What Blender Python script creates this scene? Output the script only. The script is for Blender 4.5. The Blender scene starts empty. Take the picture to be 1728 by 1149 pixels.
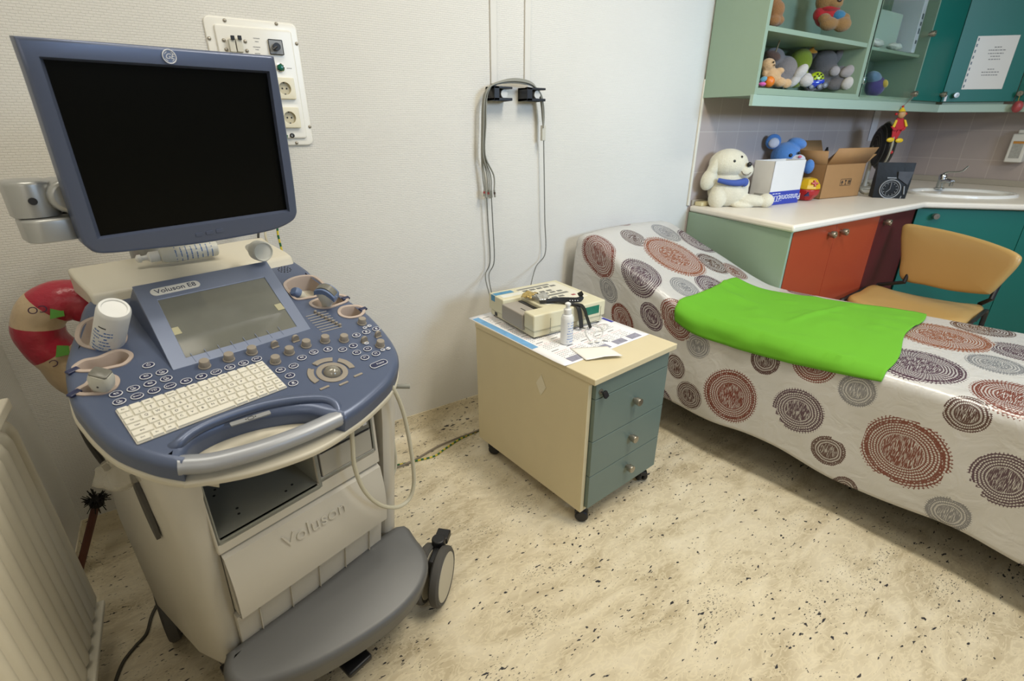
import bpy, bmesh, math, random
from mathutils import Vector, Matrix, geometry, noise
from mathutils.bvhtree import BVHTree
random.seed(4)
R = math.radians
SC = bpy.context.scene
COL = SC.collection
# ---------------------------------------------------------------- camera, light, exposure
CAMLOC = Vector((0, 0, 1.35)); YAW = R(33.57); PITCH = R(23.5); FPX = 832.0
cd = bpy.data.cameras.new('camera'); cam = bpy.data.objects.new('camera', cd); COL.objects.link(cam)
cam.location = CAMLOC; cam.rotation_euler = (R(90) - PITCH, 0, -YAW)
cd.sensor_width = 36; cd.lens = 36 * FPX / 1728; cd.clip_start = 0.02
cd.dof.use_dof = True; cd.dof.focus_distance = 1.5; cd.dof.aperture_fstop = 4.5
SC.camera = cam
w = bpy.data.worlds.new('world'); SC.world = w; w.use_nodes = True
w.node_tree.nodes['Background'].inputs[0].default_value = (0.75, 0.8, 0.9, 1); w.node_tree.nodes['Background'].inputs[1].default_value = 0.3
SC.view_settings.view_transform = 'Standard'; SC.view_settings.look = 'None'; SC.view_settings.gamma = 1
SC.view_settings.exposure = 0.0
def area(name, loc, target, sx, sy, power, col, spread=180):
    l = bpy.data.lights.new(name, 'AREA'); l.shape = 'RECTANGLE'; l.size = sx; l.size_y = sy; l.energy = power; l.color = col
    l.spread = R(spread)
    o = bpy.data.objects.new(name, l); COL.objects.link(o); o.location = loc
    o.rotation_euler = (Vector(target) - Vector(loc)).to_track_quat('-Z', 'Y').to_euler()
    return o
area('ceiling_tube_light', (1.45, .25, 2.72), (1.45, .25, 0), .35, 1.4, 45, (1.0, .93, .79))
area('ceiling_tube_light', (.1, .95, 2.72), (.1, .95, 0), 1.0, .3, 13, (1.0, .93, .79))
area('ceiling_tube_light', (3.7, .1, 2.72), (3.7, .1, 0), 1.3, .35, 18, (1.0, .93, .79))
area('window_daylight', (2.5, -2.5, 2.2), (2.8, 1.9, 1.45), 1.5, .8, 31, (.52, .72, 1.0), 85)
area('side_window_daylight', (-.48, -.75, 1.75), (2, -.2, .9), 1.2, 1.1, 11, (1.0, .95, .86))

# ---------------------------------------------------------------- pixel rays (frame 1728 x 1149)
_r = Vector((math.cos(YAW), -math.sin(YAW), 0))
_f = Vector((math.sin(YAW) * math.cos(PITCH), math.cos(YAW) * math.cos(PITCH), -math.sin(PITCH)))
_d = _f.cross(_r)
def ray(x, y): return _r * ((x - 864) / FPX) + _d * ((y - 574.5) / FPX) + _f
def onz(x, y, z): r = ray(x, y); return CAMLOC + r * ((z - CAMLOC.z) / r.z)
def ony(x, y, Y): r = ray(x, y); return CAMLOC + r * (Y / r.y)
def onx(x, y, X): r = ray(x, y); return CAMLOC + r * (X / r.x)
def onpl(x, y, M):
    """point where the ray meets the plane z=0 of frame M, in M's own coordinates"""
    Mi = M.inverted(); o = Mi @ CAMLOC; d = (Mi.to_3x3() @ ray(x, y))
    return o + d * (-o.z / d.z)

# ---------------------------------------------------------------- helpers
def srgb(c):
    if isinstance(c, str): c = [int(c[i:i + 2], 16) / 255 for i in (0, 2, 4)]
    else: c = [v / 255 for v in c]
    return [v / 12.92 if v <= .04045 else ((v + .055) / 1.055) ** 2.4 for v in c] + [1]
MATS = {}
def mat(name, col, rough=.5, metal=0, bump=None, var=.06, vscale=6, spec=.5, coat=0, trans=0, alpha=1, sheen=0, emis=None):
    if name in MATS: return MATS[name]
    m = bpy.data.materials.new(name); m.use_nodes = True; nt = m.node_tree; N = nt.nodes; L = nt.links
    p = N['Principled BSDF']; c = srgb(col)
    tc = N.new('ShaderNodeTexCoord')
    nz = N.new('ShaderNodeTexNoise'); nz.inputs['Scale'].default_value = vscale; nz.inputs['Detail'].default_value = 3
    L.new(tc.outputs['Object'], nz.inputs['Vector'])
    mx = N.new('ShaderNodeMix'); mx.data_type = 'RGBA'
    mx.inputs[6].default_value = [v * (1 - var) for v in c[:3]] + [1]; mx.inputs[7].default_value = [min(1, v * (1 + var)) for v in c[:3]] + [1]
    L.new(nz.outputs['Fac'], mx.inputs[0]); L.new(mx.outputs[2], p.inputs['Base Color'])
    p.inputs['Roughness'].default_value = rough; p.inputs['Metallic'].default_value = metal
    p.inputs['Specular IOR Level'].default_value = spec; p.inputs['Coat Weight'].default_value = coat
    p.inputs['Transmission Weight'].default_value = trans; p.inputs['Alpha'].default_value = alpha
    p.inputs['Sheen Weight'].default_value = sheen
    if bump:
        b = N.new('ShaderNodeTexNoise'); b.inputs['Scale'].default_value = bump[0]; b.inputs['Detail'].default_value = 4
        L.new(tc.outputs['Object'], b.inputs['Vector'])
        bp = N.new('ShaderNodeBump'); bp.inputs['Strength'].default_value = bump[1]; bp.inputs['Distance'].default_value = bump[2] if len(bump) > 2 else .002
        L.new(b.outputs['Fac'], bp.inputs['Height']); L.new(bp.outputs['Normal'], p.inputs['Normal'])
    MATS[name] = m; return m
MW = {}
def tag(o, label=None, cat=None, group=None, kind=None):
    if label: o['label'] = label
    if cat: o['category'] = cat
    if group: o['group'] = group
    if kind: o['kind'] = kind
    return o
def thing(name, label, cat, loc=(0, 0, 0), rz=0, group=None):
    o = bpy.data.objects.new(name, None); COL.objects.link(o); o.location = loc; o.rotation_euler = (0, 0, rz); o.empty_display_size = .05
    MW[o.name] = Matrix.Translation(loc) @ Matrix.Rotation(rz, 4, 'Z')
    return tag(o, label, cat, group)
def T(x, y, z): return Matrix.Translation((x, y, z))
def RZ(a): return Matrix.Rotation(a, 4, 'Z')
def RX(a): return Matrix.Rotation(a, 4, 'X')
def RY(a): return Matrix.Rotation(a, 4, 'Y')
def frame(o, x, y):
    """matrix with origin o, X axis along x, Y axis near y"""
    x = Vector(x).normalized(); z = x.cross(Vector(y)).normalized(); y = z.cross(x)
    m = Matrix((x, y, z)).transposed().to_4x4(); m.translation = o; return m
def cr(pts, closed=True, n=6):
    """Catmull-Rom smoothing of a list of points"""
    P = [Vector(p) for p in pts]; N = len(P); out = []
    for i in range(N if closed else N - 1):
        g = (lambda k: P[k % N]) if closed else (lambda k: P[max(0, min(N - 1, k))])
        a, b, c, d = g(i - 1), g(i), g(i + 1), g(i + 2)
        for k in range(n):
            t = k / n
            out.append(.5 * ((2 * b) + (c - a) * t + (2 * a - 5 * b + 4 * c - d) * t * t + (3 * b - a - 3 * c + d) * t ** 3))
    if not closed: out.append(P[-1])
    return out
def area2(p): return sum(p[i][0] * p[(i + 1) % len(p)][1] - p[(i + 1) % len(p)][0] * p[i][1] for i in range(len(p))) / 2
def offset(p, d):
    """shrink a counter-clockwise polygon by d"""
    out = []; n = len(p)
    for i in range(n):
        a, b, c = Vector(p[i - 1][:2]), Vector(p[i][:2]), Vector(p[(i + 1) % n][:2])
        e1, e2 = (b - a), (c - b)
        if e1.length < 1e-9 or e2.length < 1e-9: out.append(b); continue
        n1 = Vector((-e1.y, e1.x)).normalized(); n2 = Vector((-e2.y, e2.x)).normalized()
        m = n1 + n2
        if m.length < 1e-6: m = n1
        m.normalize(); k = max(.45, m.dot(n1)); out.append(b + m * (d / k))
    return out
def rrect(x0, y0, x1, y1, r, n=5):
    out = []
    for cx, cy, a in ((x1 - r, y1 - r, 0), (x0 + r, y1 - r, 90), (x0 + r, y0 + r, 180), (x1 - r, y0 + r, 270)):
        for k in range(n + 1):
            t = R(a + 90 * k / n); out.append((cx + r * math.cos(t), cy + r * math.sin(t)))
    return out
def ellp(cx, cy, rx, ry=None, n=24, rot=0):
    ry = ry or rx; out = []
    for k in range(n):
        a = 2 * math.pi * k / n; x, y = rx * math.cos(a), ry * math.sin(a)
        out.append((cx + x * math.cos(rot) - y * math.sin(rot), cy + x * math.sin(rot) + y * math.cos(rot)))
    return out
def inside(p, poly):
    c = False; n = len(poly)
    for i in range(n):
        a, b = poly[i], poly[i - 1]
        if (a[1] > p[1]) != (b[1] > p[1]) and p[0] < (b[0] - a[0]) * (p[1] - a[1]) / (b[1] - a[1]) + a[0]: c = not c
    return c
class B:
    """collects shapes and links them as one mesh object"""
    def __init__(s, M=None): s.v = []; s.f = []; s.M = M or Matrix()
    def add(s, vs, fs, M=None):
        Tm = s.M @ M if M is not None else s.M; o = len(s.v)
        s.v += [Tm @ Vector(v) for v in vs]; s.f += [[i + o for i in f] for f in fs]; return s
    def box(s, c, z, M=None, rz=0):
        x, y, h = [k / 2 for k in z]
        vs = [(a * x, b * y, d * h) for d in (-1, 1) for a, b in ((-1, -1), (1, -1), (1, 1), (-1, 1))]
        Q = T(*c) @ RZ(rz)
        return s.add(vs, [(3, 2, 1, 0), (4, 5, 6, 7), (0, 1, 5, 4), (1, 2, 6, 5), (2, 3, 7, 6), (3, 0, 4, 7)], M @ Q if M is not None else Q)
    def hexa(s, bot, top, M=None):
        return s.add(list(bot) + list(top), [(3, 2, 1, 0), (4, 5, 6, 7), (0, 1, 5, 4), (1, 2, 6, 5), (2, 3, 7, 6), (3, 0, 4, 7)], M)
    def prism(s, poly, z0, z1, M=None, holes=(), r=0, seg=4):
        loops = []; poly = [(p[0], p[1]) for p in poly]
        if area2(poly) < 0: poly = poly[::-1]
        hs = []
        for h in holes:
            h = [(p[0], p[1]) for p in h]
            hs.append(h[::-1] if area2(h) > 0 else h)
        vs = []; fs = []
        def ring(pp, z): k = len(vs); vs.extend((p[0], p[1], z) for p in pp); return list(range(k, k + len(pp)))
        def quads(a, b):
            n = len(a)
            for i in range(n): j = (i + 1) % n; fs.append((a[i], a[j], b[j], b[i]))
        prev = ring(poly, z0); bot = prev; rings = [prev]
        if r:
            for k in range(seg + 1):
                a = R(90 * k / seg); cur = ring(offset(poly, r * (1 - math.cos(a))), z1 - r + r * math.sin(a)); quads(prev, cur); prev = cur
        else:
            cur = ring(poly, z1); quads(prev, cur); prev = cur
        hb = []; ht = []
        for h in hs: a = ring(h, z0); b = ring(h, z1); quads(a, b); hb.append(a); ht.append(b)
        def cap(outer, hl, flip):
            ids = list(outer); 
            for h in hl: ids += h
            if not hl and len(outer) < 5: fs.append(outer[::-1] if flip else outer); return
            co = [Vector((vs[i][0], vs[i][1])) for i in ids]; ed = []; k = 0
            for lp in [outer] + hl:
                n = len(lp); ed += [(k + i, k + (i + 1) % n) for i in range(n)]; k += n
            V, E_, F, ov, oe, of = geometry.delaunay_2d_cdt(co, ed, [], 1, 1e-7)
            mp = [ids[o[0]] if o else None for o in ov]
            for f in F:
                q = [mp[i] for i in f]
                if None in q: continue
                cen = sum((V[i] for i in f), Vector((0, 0))) / len(f)
                if not inside(cen, [vs[i] for i in outer]) or any(inside(cen, [vs[i] for i in h]) for h in hl): continue
                fs.append(q[::-1] if flip else q)
        cap(prev, ht, False); cap(bot, hb, True)
        return s.add(vs, fs, M)
    def cyl(s, p0, p1, r0, r1=None, n=20, M=None, cap=True):
        r1 = r0 if r1 is None else r1; p0 = Vector(p0); p1 = Vector(p1); d = (p1 - p0)
        q = d.to_track_quat('Z', 'Y').to_matrix(); vs = []
        for p, r in ((p0, r0), (p1, r1)):
            vs += [p + q @ Vector((r * math.cos(2 * math.pi * k / n), r * math.sin(2 * math.pi * k / n), 0)) for k in range(n)]
        fs = [(k, (k + 1) % n, n + (k + 1) % n, n + k) for k in range(n)]
        if cap: fs += [list(range(n))[::-1], list(range(n, 2 * n))]
        return s.add(vs, fs, M)
    def tube(s, pts, r, n=8, closed=False, M=None, flat=1.0):
        P = [Vector(p) for p in pts]; N = len(P); vs = []; fs = []; up = None
        for i in range(N):
            a = P[i - 1] if (i > 0 or closed) else P[i]; b = P[(i + 1) % N] if (i < N - 1 or closed) else P[i]
            t = (b - a).normalized()
            if up is None:
                up = Vector((0, 0, 1)) if abs(t.z) < .9 else Vector((1, 0, 0))
            sx = t.cross(up)
            if sx.length < 1e-6: sx = t.orthogonal()
            sx.normalize(); up = sx.cross(t).normalized()
            rr = r[i] if isinstance(r, (list, tuple)) else r
            vs += [P[i] + sx * (rr * math.cos(2 * math.pi * k / n)) + up * (rr * flat * math.sin(2 * math.pi * k / n)) for k in range(n)]
        for i in range(N if closed else N - 1):
            j = (i + 1) % N
            fs += [(i * n + k, i * n + (k + 1) % n, j * n + (k + 1) % n, j * n + k) for k in range(n)]
        if not closed: fs += [list(range(n))[::-1], [(N - 1) * n + k for k in range(n)]]
        return s.add(vs, fs, M)
    def lathe(s, prof, n=28, M=None):
        vs = []; fs = []; m = len(prof)
        for r, z in prof: vs += [(r * math.cos(2 * math.pi * k / n), r * math.sin(2 * math.pi * k / n), z) for k in range(n)]
        for i in range(m - 1): fs += [(i * n + k, i * n + (k + 1) % n, (i + 1) * n + (k + 1) % n, (i + 1) * n + k) for k in range(n)]
        if prof[0][0] > 1e-6: fs.append(list(range(n))[::-1])
        if prof[-1][0] > 1e-6: fs.append([(m - 1) * n + k for k in range(n)])
        return s.add(vs, fs, M)
    def ell(s, c, r, M=None, rot=None, nu=18, nv=12):
        if not isinstance(r, (tuple, list)): r = (r, r, r)
        vs = []; fs = []
        for i in range(nv + 1):
            p = math.pi * i / nv
            vs += [(r[0] * math.sin(p) * math.cos(2 * math.pi * k / nu), r[1] * math.sin(p) * math.sin(2 * math.pi * k / nu), r[2] * math.cos(p)) for k in range(nu)]
        for i in range(nv): fs += [(i * nu + k, (i + 1) * nu + k, (i + 1) * nu + (k + 1) % nu, i * nu + (k + 1) % nu) for k in range(nu)]
        Q = T(*c) @ (rot if rot is not None else Matrix())
        return s.add(vs, fs, M @ Q if M is not None else Q)
    def grid(s, fn, nu, nv, M=None):
        vs = [fn(i / nu, j / nv) for j in range(nv + 1) for i in range(nu + 1)]
        return s.add(vs, [(j * (nu + 1) + i, j * (nu + 1) + i + 1, (j + 1) * (nu + 1) + i + 1, (j + 1) * (nu + 1) + i) for j in range(nv) for i in range(nu)], M)
    def text(s, st, size, M=None, depth=.0006, align='CENTER', sx=1, shear=0):
        c = bpy.data.curves.new('t', 'FONT'); c.body = st; c.size = size; c.extrude = depth; c.align_x = align; c.align_y = 'CENTER'; c.shear = shear
        o = bpy.data.objects.new('t', c); me = bpy.data.meshes.new_from_object(o)
        vs = [(v.co.x * sx, v.co.y, v.co.z) for v in me.vertices]; fs = [list(p.vertices) for p in me.polygons]
        bpy.data.objects.remove(o); bpy.data.meshes.remove(me); bpy.data.curves.remove(c)
        return s.add(vs, fs, M)
    def build(s, name, m, parent=None, bevel=0, sharp=35, world=False, solid=0, remesh=0, sub=0, merge=False, label=None, seg=3, smooth=True, dispw=None):
        me = bpy.data.meshes.new(name); vs = s.v
        if parent is not None and world:
            Mi = MW[parent.name].inverted(); vs = [Mi @ v for v in vs]
        me.from_pydata([tuple(v) for v in vs], [], s.f)
        bm = bmesh.new(); bm.from_mesh(me)
        bmesh.ops.remove_doubles(bm, verts=bm.verts, dist=1e-6)
        bmesh.ops.recalc_face_normals(bm, faces=bm.faces); bm.to_mesh(me); bm.free()
        if smooth:
            me.polygons.foreach_set('use_smooth', [True] * len(me.polygons)); me.set_sharp_from_angle(angle=R(sharp))
        o = bpy.data.objects.new(name, me); COL.objects.link(o)
        for mm in (m if isinstance(m, (list, tuple)) else [m]): me.materials.append(mm)
        if parent is not None: o.parent = parent; MW[o.name] = MW[parent.name]
        else: MW[o.name] = Matrix()
        if remesh:
            k = o.modifiers.new('fuse', 'REMESH'); k.mode = 'VOXEL'; k.voxel_size = remesh; k.use_smooth_shade = True
            k = o.modifiers.new('soft', 'SMOOTH'); k.iterations = 6; k.factor = .5
        if solid: k = o.modifiers.new('thick', 'SOLIDIFY'); k.thickness = solid; k.offset = 0
        if bevel:
            k = o.modifiers.new('edge', 'BEVEL'); k.width = bevel; k.segments = seg; k.limit_method = 'ANGLE'; k.angle_limit = R(40); k.use_clamp_overlap = True
        if sub: k = o.modifiers.new('sub', 'SUBSURF'); k.levels = sub; k.render_levels = sub
        if label: o['label'] = label
        return o
def struct(name, b, m, **k): return tag(b.build(name, m, **k), kind='structure')
def copy_thing(root, loc=None, rz=None, label=None, group=None):
    def cp(o, par):
        c = o.copy(); COL.objects.link(c)
        if par is not None: c.parent = par
        for ch in o.children: cp(ch, c)
        return c
    r = cp(root, None)
    if loc is not None: r.location = loc
    if rz is not None: r.rotation_euler = (0, 0, rz)
    if label: r['label'] = label
    if group: r['group'] = group
    return r

# ---------------------------------------------------------------- materials
def nodes_mat(name):
    m = bpy.data.materials.new(name); m.use_nodes = True; nt = m.node_tree
    return m, nt.nodes, nt.links, nt.nodes['Principled BSDF']
def nd(N, t, **k):
    n = N.new('ShaderNode' + t)
    for a, b in k.items():
        if a.startswith('i_'): n.inputs[a[2:].replace('_', ' ')].default_value = b
        else: setattr(n, a, b)
    return n
def m_wallpaper():
    m, N, L, p = nodes_mat('wallpaper'); tc = nd(N, 'TexCoord')
    sp = nd(N, 'SeparateXYZ'); L.new(tc.outputs['Object'], sp.inputs[0])
    ad = nd(N, 'Math', operation='ADD'); L.new(sp.outputs[0], ad.inputs[0]); L.new(sp.outputs[1], ad.inputs[1])
    cb = nd(N, 'CombineXYZ'); L.new(ad.outputs[0], cb.inputs[0]); L.new(sp.outputs[2], cb.inputs[1])
    nz0 = nd(N, 'TexNoise', i_Scale=30); L.new(cb.outputs[0], nz0.inputs['Vector'])
    vm = nd(N, 'VectorMath', operation='MULTIPLY_ADD'); L.new(nz0.outputs['Color'], vm.inputs[0]); vm.inputs[1].default_value = (.004, .0016, 0); L.new(cb.outputs[0], vm.inputs[2])
    br = nd(N, 'TexBrick', offset=.5); br.inputs['Scale'].default_value = 1; br.inputs['Brick Width'].default_value = .016; br.inputs['Row Height'].default_value = .0068; br.inputs['Mortar Size'].default_value = .0011; br.inputs['Mortar Smooth'].default_value = 1
    L.new(vm.outputs[0], br.inputs['Vector'])
    nz = nd(N, 'TexNoise', i_Scale=2.2, i_Detail=4); L.new(cb.outputs[0], nz.inputs['Vector'])
    mx = nd(N, 'Mix', data_type='RGBA'); mx.inputs[6].default_value = srgb('CDCBC5'); mx.inputs[7].default_value = srgb('D7D5CF'); L.new(nz.outputs['Fac'], mx.inputs[0])
    L.new(mx.outputs[2], p.inputs['Base Color']); p.inputs['Roughness'].default_value = .75
    bp = nd(N, 'Bump', invert=True); bp.inputs['Strength'].default_value = .55; bp.inputs['Distance'].default_value = .0012
    L.new(br.outputs['Fac'], bp.inputs['Height']); L.new(bp.outputs[0], p.inputs['Normal']); return m
def m_lino():
    m, N, L, p = nodes_mat('marbled_linoleum'); tc = nd(N, 'TexCoord')
    mp = nd(N, 'Mapping'); mp.inputs['Scale'].default_value = (.42, 1, 1); mp.inputs['Rotation'].default_value = (0, 0, R(8)); L.new(tc.outputs['Object'], mp.inputs[0])
    def noise_(s, d, dist=0, w=0):
        n = nd(N, 'TexNoise', noise_dimensions='4D', i_Scale=s, i_Detail=d, i_Distortion=dist, i_W=w); L.new(mp.outputs[0], n.inputs['Vector']); return n.outputs['Fac']
    def ramp(src, *st):
        r = nd(N, 'ValToRGB'); L.new(src, r.inputs[0]); e = r.color_ramp.elements
        while len(e) < len(st): e.new(.5)
        for k, (pos, c) in zip(e, st): k.position = pos; k.color = c
        return r.outputs[0]
    base = ramp(noise_(9, 5, 1.6), (.32, srgb('B5A78A')), (.5, srgb('CDC1A6')), (.68, srgb('DBD1B9')))
    sw = ramp(noise_(26, 3, 2.5, 3), (.44, (0, 0, 0, 1)), (.5, (1, 1, 1, 1)), (.56, (0, 0, 0, 1)))
    m1 = nd(N, 'Mix', data_type='RGBA'); L.new(base, m1.inputs[6]); m1.inputs[7].default_value = srgb('E2D7BA')
    k = nd(N, 'Math', operation='MULTIPLY'); k.inputs[1].default_value = .5; L.new(sw, k.inputs[0]); L.new(k.outputs[0], m1.inputs[0])
    # elongated dark flecks, gathered in drifts
    fl = noise_(95, 2.2, .3, 7); dr = noise_(11, 3, .8, 9)
    ad = nd(N, 'Math', operation='MULTIPLY_ADD'); ad.inputs[1].default_value = .30; L.new(dr, ad.inputs[0]); L.new(fl, ad.inputs[2])
    fm = ramp(ad.outputs[0], (.80, (0, 0, 0, 1)), (.835, (1, 1, 1, 1)))
    f2 = noise_(240, 2, .2, 17); a2 = nd(N, 'Math', operation='MULTIPLY_ADD'); a2.inputs[1].default_value = .42; L.new(noise_(7, 4, 1.2, 21), a2.inputs[0]); L.new(f2, a2.inputs[2])
    fm2 = ramp(a2.outputs[0], (.865, (0, 0, 0, 1)), (.92, (1, 1, 1, 1)))
    m3 = nd(N, 'Mix', data_type='RGBA'); L.new(m1.outputs[2], m3.inputs[6]); m3.inputs[7].default_value = srgb('5C5850'); L.new(fm2, m3.inputs[0])
    m2 = nd(N, 'Mix', data_type='RGBA'); L.new(m3.outputs[2], m2.inputs[6]); m2.inputs[7].default_value = srgb('2B2A30'); L.new(fm, m2.inputs[0])
    L.new(m2.outputs[2], p.inputs['Base Color']); p.inputs['Roughness'].default_value = .42; p.inputs['Specular IOR Level'].default_value = .35
    return m
def m_tile(axis):
    m, N, L, p = nodes_mat('wall_tile_' + axis); tc = nd(N, 'TexCoord'); sp = nd(N, 'SeparateXYZ'); L.new(tc.outputs['Object'], sp.inputs[0])
    cb = nd(N, 'CombineXYZ'); L.new(sp.outputs[0 if axis == 'x' else 1], cb.inputs[0]); L.new(sp.outputs[2], cb.inputs[1])
    mp = nd(N, 'Mapping'); mp.inputs['Location'].default_value = (.113 if axis == 'x' else .05, -.238, 0); L.new(cb.outputs[0], mp.inputs[0])
    br = nd(N, 'TexBrick', offset=0); br.inputs['Scale'].default_value = 1; br.inputs['Brick Width'].default_value = .2; br.inputs['Row Height'].default_value = .2165; br.inputs['Mortar Size'].default_value = .0022; br.inputs['Mortar Smooth'].default_value = .3
    L.new(mp.outputs[0], br.inputs['Vector']); br.inputs['Color1'].default_value = srgb('AB9F9B'); br.inputs['Color2'].default_value = srgb('B1A5A0'); br.inputs['Mortar'].default_value = srgb('C4BBB4')
    L.new(br.outputs['Color'], p.inputs['Base Color']); p.inputs['Roughness'].default_value = .28
    bp = nd(N, 'Bump', invert=True); bp.inputs['Strength'].default_value = .5; bp.inputs['Distance'].default_value = .001; L.new(br.outputs['Fac'], bp.inputs['Height']); L.new(bp.outputs[0], p.inputs['Normal']); return m
WALLPAPER = m_wallpaper(); LINO = m_lino(); TILEX = m_tile('x'); TILEY = m_tile('y')
M_BLUE = mat('console_blue', '55607A', .33, .25, bump=(900, .08, .0005), var=.03)
M_BLUE2 = mat('panel_blue', '7E88A0', .36, .35, bump=(900, .08, .0005), var=.03)
M_MON = mat('monitor_blue', '565F76', .3, .3, bump=(900, .08, .0005), var=.03)
M_CREAM = mat('cream_plastic', 'C9C3B2', .42, bump=(700, .1, .0005), var=.03)
M_BODY = mat('cart_plastic', 'C3BFB5', .45, bump=(800, .1, .0005), var=.035)
M_TAUPE = mat('holder_taupe', 'B3A398', .55, var=.04)
M_KNOB = mat('knob_taupe', '8F877C', .5, var=.04)
M_NAVY = mat('button_navy', '23294A', .4, var=.04)
M_WHITE = mat('white_plastic', 'E0DED6', .4, var=.03)
M_PRINT = mat('white_print', 'D8DAE0', .5, var=.02)
M_KEY = mat('key_white', 'DAD7CC', .45, var=.03)
M_INK = mat('black_ink', '1E1E22', .6, var=.02)
M_BLUEINK = mat('blue_ink', '3F6FB5', .6, var=.02)
M_REDINK = mat('red_ink', 'B8434A', .6, var=.02)
M_GREYINK = mat('grey_ink', '77777A', .7, var=.02)
M_SILVER = mat('silver_paint', 'A9AAA8', .32, .55, var=.03)
M_GREY = mat('foot_grey', '626364', .42, .15, bump=(900, .1, .0005), var=.03)
M_HANDLE = mat('handle_grey', '9A9DA3', .36, .25, var=.03)
M_BLACK = mat('black_plastic', '17171A', .4, var=.05)
M_RUBBER = mat('grey_rubber', '4A4845', .7, var=.05)
M_SCREEN = mat('screen_black', '0B0C0B', .22, var=.02, spec=.12)
M_CHROME = mat('chrome', 'C9CCCE', .12, 1, var=.02)
M_STEEL = mat('brushed_nickel', 'A59F94', .3, .9, var=.03)
M_DARK = mat('bay_grey', '8E9089', .6, var=.04)
M_CABLE = mat('cable_cream', 'BDB9A6', .45, var=.03)
M_CABLEG = mat('cable_grey', '85857C', .5, var=.03)
# ---------------------------------------------------------------- the room
WY = 1.92; XL = -.515; XR = 5.42; YB = -2.7; ZC = 2.8
struct('floor', B().box(((XL + XR) / 2, (YB + WY) / 2, -.05), (XR - XL + .4, WY - YB + .4, .1)), LINO, smooth=False)
struct('ceiling', B().box(((XL + XR) / 2, (YB + WY) / 2, ZC + .05), (XR - XL + .4, WY - YB + .4, .1)), mat('ceiling_white', 'CFCBC0', .8), smooth=False)
struct('wall_back', B().box(((XL + XR) / 2, WY + .06, ZC / 2), (XR - XL + .4, .12, ZC)), WALLPAPER, smooth=False)
struct('wall_left', B().box((XL - .06, (YB + WY) / 2, ZC / 2), (.12, WY - YB, ZC)), WALLPAPER, smooth=False)
struct('wall_right', B().box((XR + .06, (YB + WY) / 2, ZC / 2), (.12, WY - YB, ZC)), TILEY, smooth=False)
struct('wall_front', B().box(((XL + XR) / 2, YB - .06, ZC / 2), (XR - XL + .4, .12, ZC)), mat('front_wall_paint', '8F8A7E', .8), smooth=False)
struct('wall_tiles', B().box(((2.522 + XR) / 2, WY - .004, 1.16), (XR - 2.522, .008, .8)), TILEX, smooth=False)
struct('trim_1', B().box((2.516, WY - .006, 1.25), (.016, .012, .66)), mat('trim_cream', 'D9D4C6', .5), bevel=.003)
def cove(y0, y1, x):  # linoleum turned up at the foot of the wall
    pr = [(0, 0), (.045, 0), (.028, .005), (.014, .014), (.006, .03), (.004, .1), (0, .1)]
    return pr
pr = cove(0, 0, 0)
b = B(); b.add([(x, WY - p[0], p[1]) for x in (XL, 2.5) for p in pr], [(i, (i + 1) % 7, 7 + (i + 1) % 7, 7 + i) for i in range(7)])
struct('baseboard_back', b, LINO)
b = B(); b.add([(XL + p[0], y, p[1]) for y in (YB, WY - .004) for p in pr], [(i, (i + 1) % 7, 7 + (i + 1) % 7, 7 + i) for i in range(7)])
struct('baseboard_left', b, LINO)

# ---------------------------------------------------------------- ultrasound machine
MO = Vector((.378, 1.032, 0)); MA = R(17.4)
US = thing('ultrasound_machine', 'blue and cream ultrasound machine on casters with a large black monitor', 'ultrasound machine', MO, MA)
ML = MW[US.name]
AL = math.atan(.3); MC = frame((0, 0, .82), (1, 0, 0), (0, 1, .3)); WC = ML @ MC
AB = math.atan(.6); MB = frame((0, .23, .889), (1, 0, 0), (0, 1, .6)); WB = ML @ MB
def c2(x, y): return (100 + x / 2.7355, 400 + y / 2.7355)
def K(x, y): p = onpl(*c2(x, y), WC); return (p.x, p.y)
def Kp(x, y): p = onpl(x, y, WC); return (p.x, p.y)
def KB(x, y): p = onpl(*c2(x, y), WB); return (p.x, p.y)
def only(x, y, yl):
    Mi = ML.inverted(); o = Mi @ CAMLOC; d = Mi.to_3x3() @ ray(x, y); return o + d * ((yl - o.y) / d.y)
# --- console plate
left = [(330, 235), (130, 285), (78, 395), (40, 500), (18, 605), (40, 735), (85, 805), (150, 880), (250, 960), (400, 1020), (490, 1042), (566, 1055)]
bay = [(580, 985), (605, 950), (650, 915), (750, 868), (900, 822), (1050, 797), (1150, 793), (1210, 805)]
right = [(1322, 832), (1400, 780), (1480, 712), (1545, 642), (1571, 570), (1556, 500), (1500, 420), (1412, 332), (1330, 278), (1200, 190), (1130, 132), (1050, 92), (950, 105), (640, 165)]
outl = [K(*p) for p in cr(left, False, 4)] + [K(*p) for p in cr(bay, False, 4)] + [K(*p) for p in cr(right, False, 4)]
outl = [Vector(p) for p in outl]
hol = {
 'a': [(75, 455), (92, 408), (135, 380), (190, 368), (255, 385), (300, 425), (314, 462), (300, 492), (255, 510), (180, 521), (110, 507), (82, 483)],
 'b': [(60, 610), (75, 590), (115, 568), (180, 555), (240, 530), (290, 522), (332, 535), (340, 556), (305, 590), (240, 608), (160, 622), (90, 624)],
 'c': [(70, 722), (85, 700), (120, 680), (140, 660), (195, 640), (255, 640), (279, 662), (262, 700), (210, 725), (150, 731), (100, 732)],
 'd': [(1036, 222), (1060, 197), (1110, 181), (1165, 179), (1200, 195), (1232, 228), (1228, 258), (1195, 275), (1145, 286), (1092, 290), (1060, 262)],
 'e': [(1156, 303), (1180, 290), (1225, 276), (1290, 266), (1328, 276), (1331, 298), (1290, 316), (1240, 331), (1190, 330), (1160, 317)],
 'f': [(1286, 346), (1302, 325), (1350, 316), (1398, 322), (1411, 345), (1390, 367), (1340, 376), (1300, 366)]}
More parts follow.
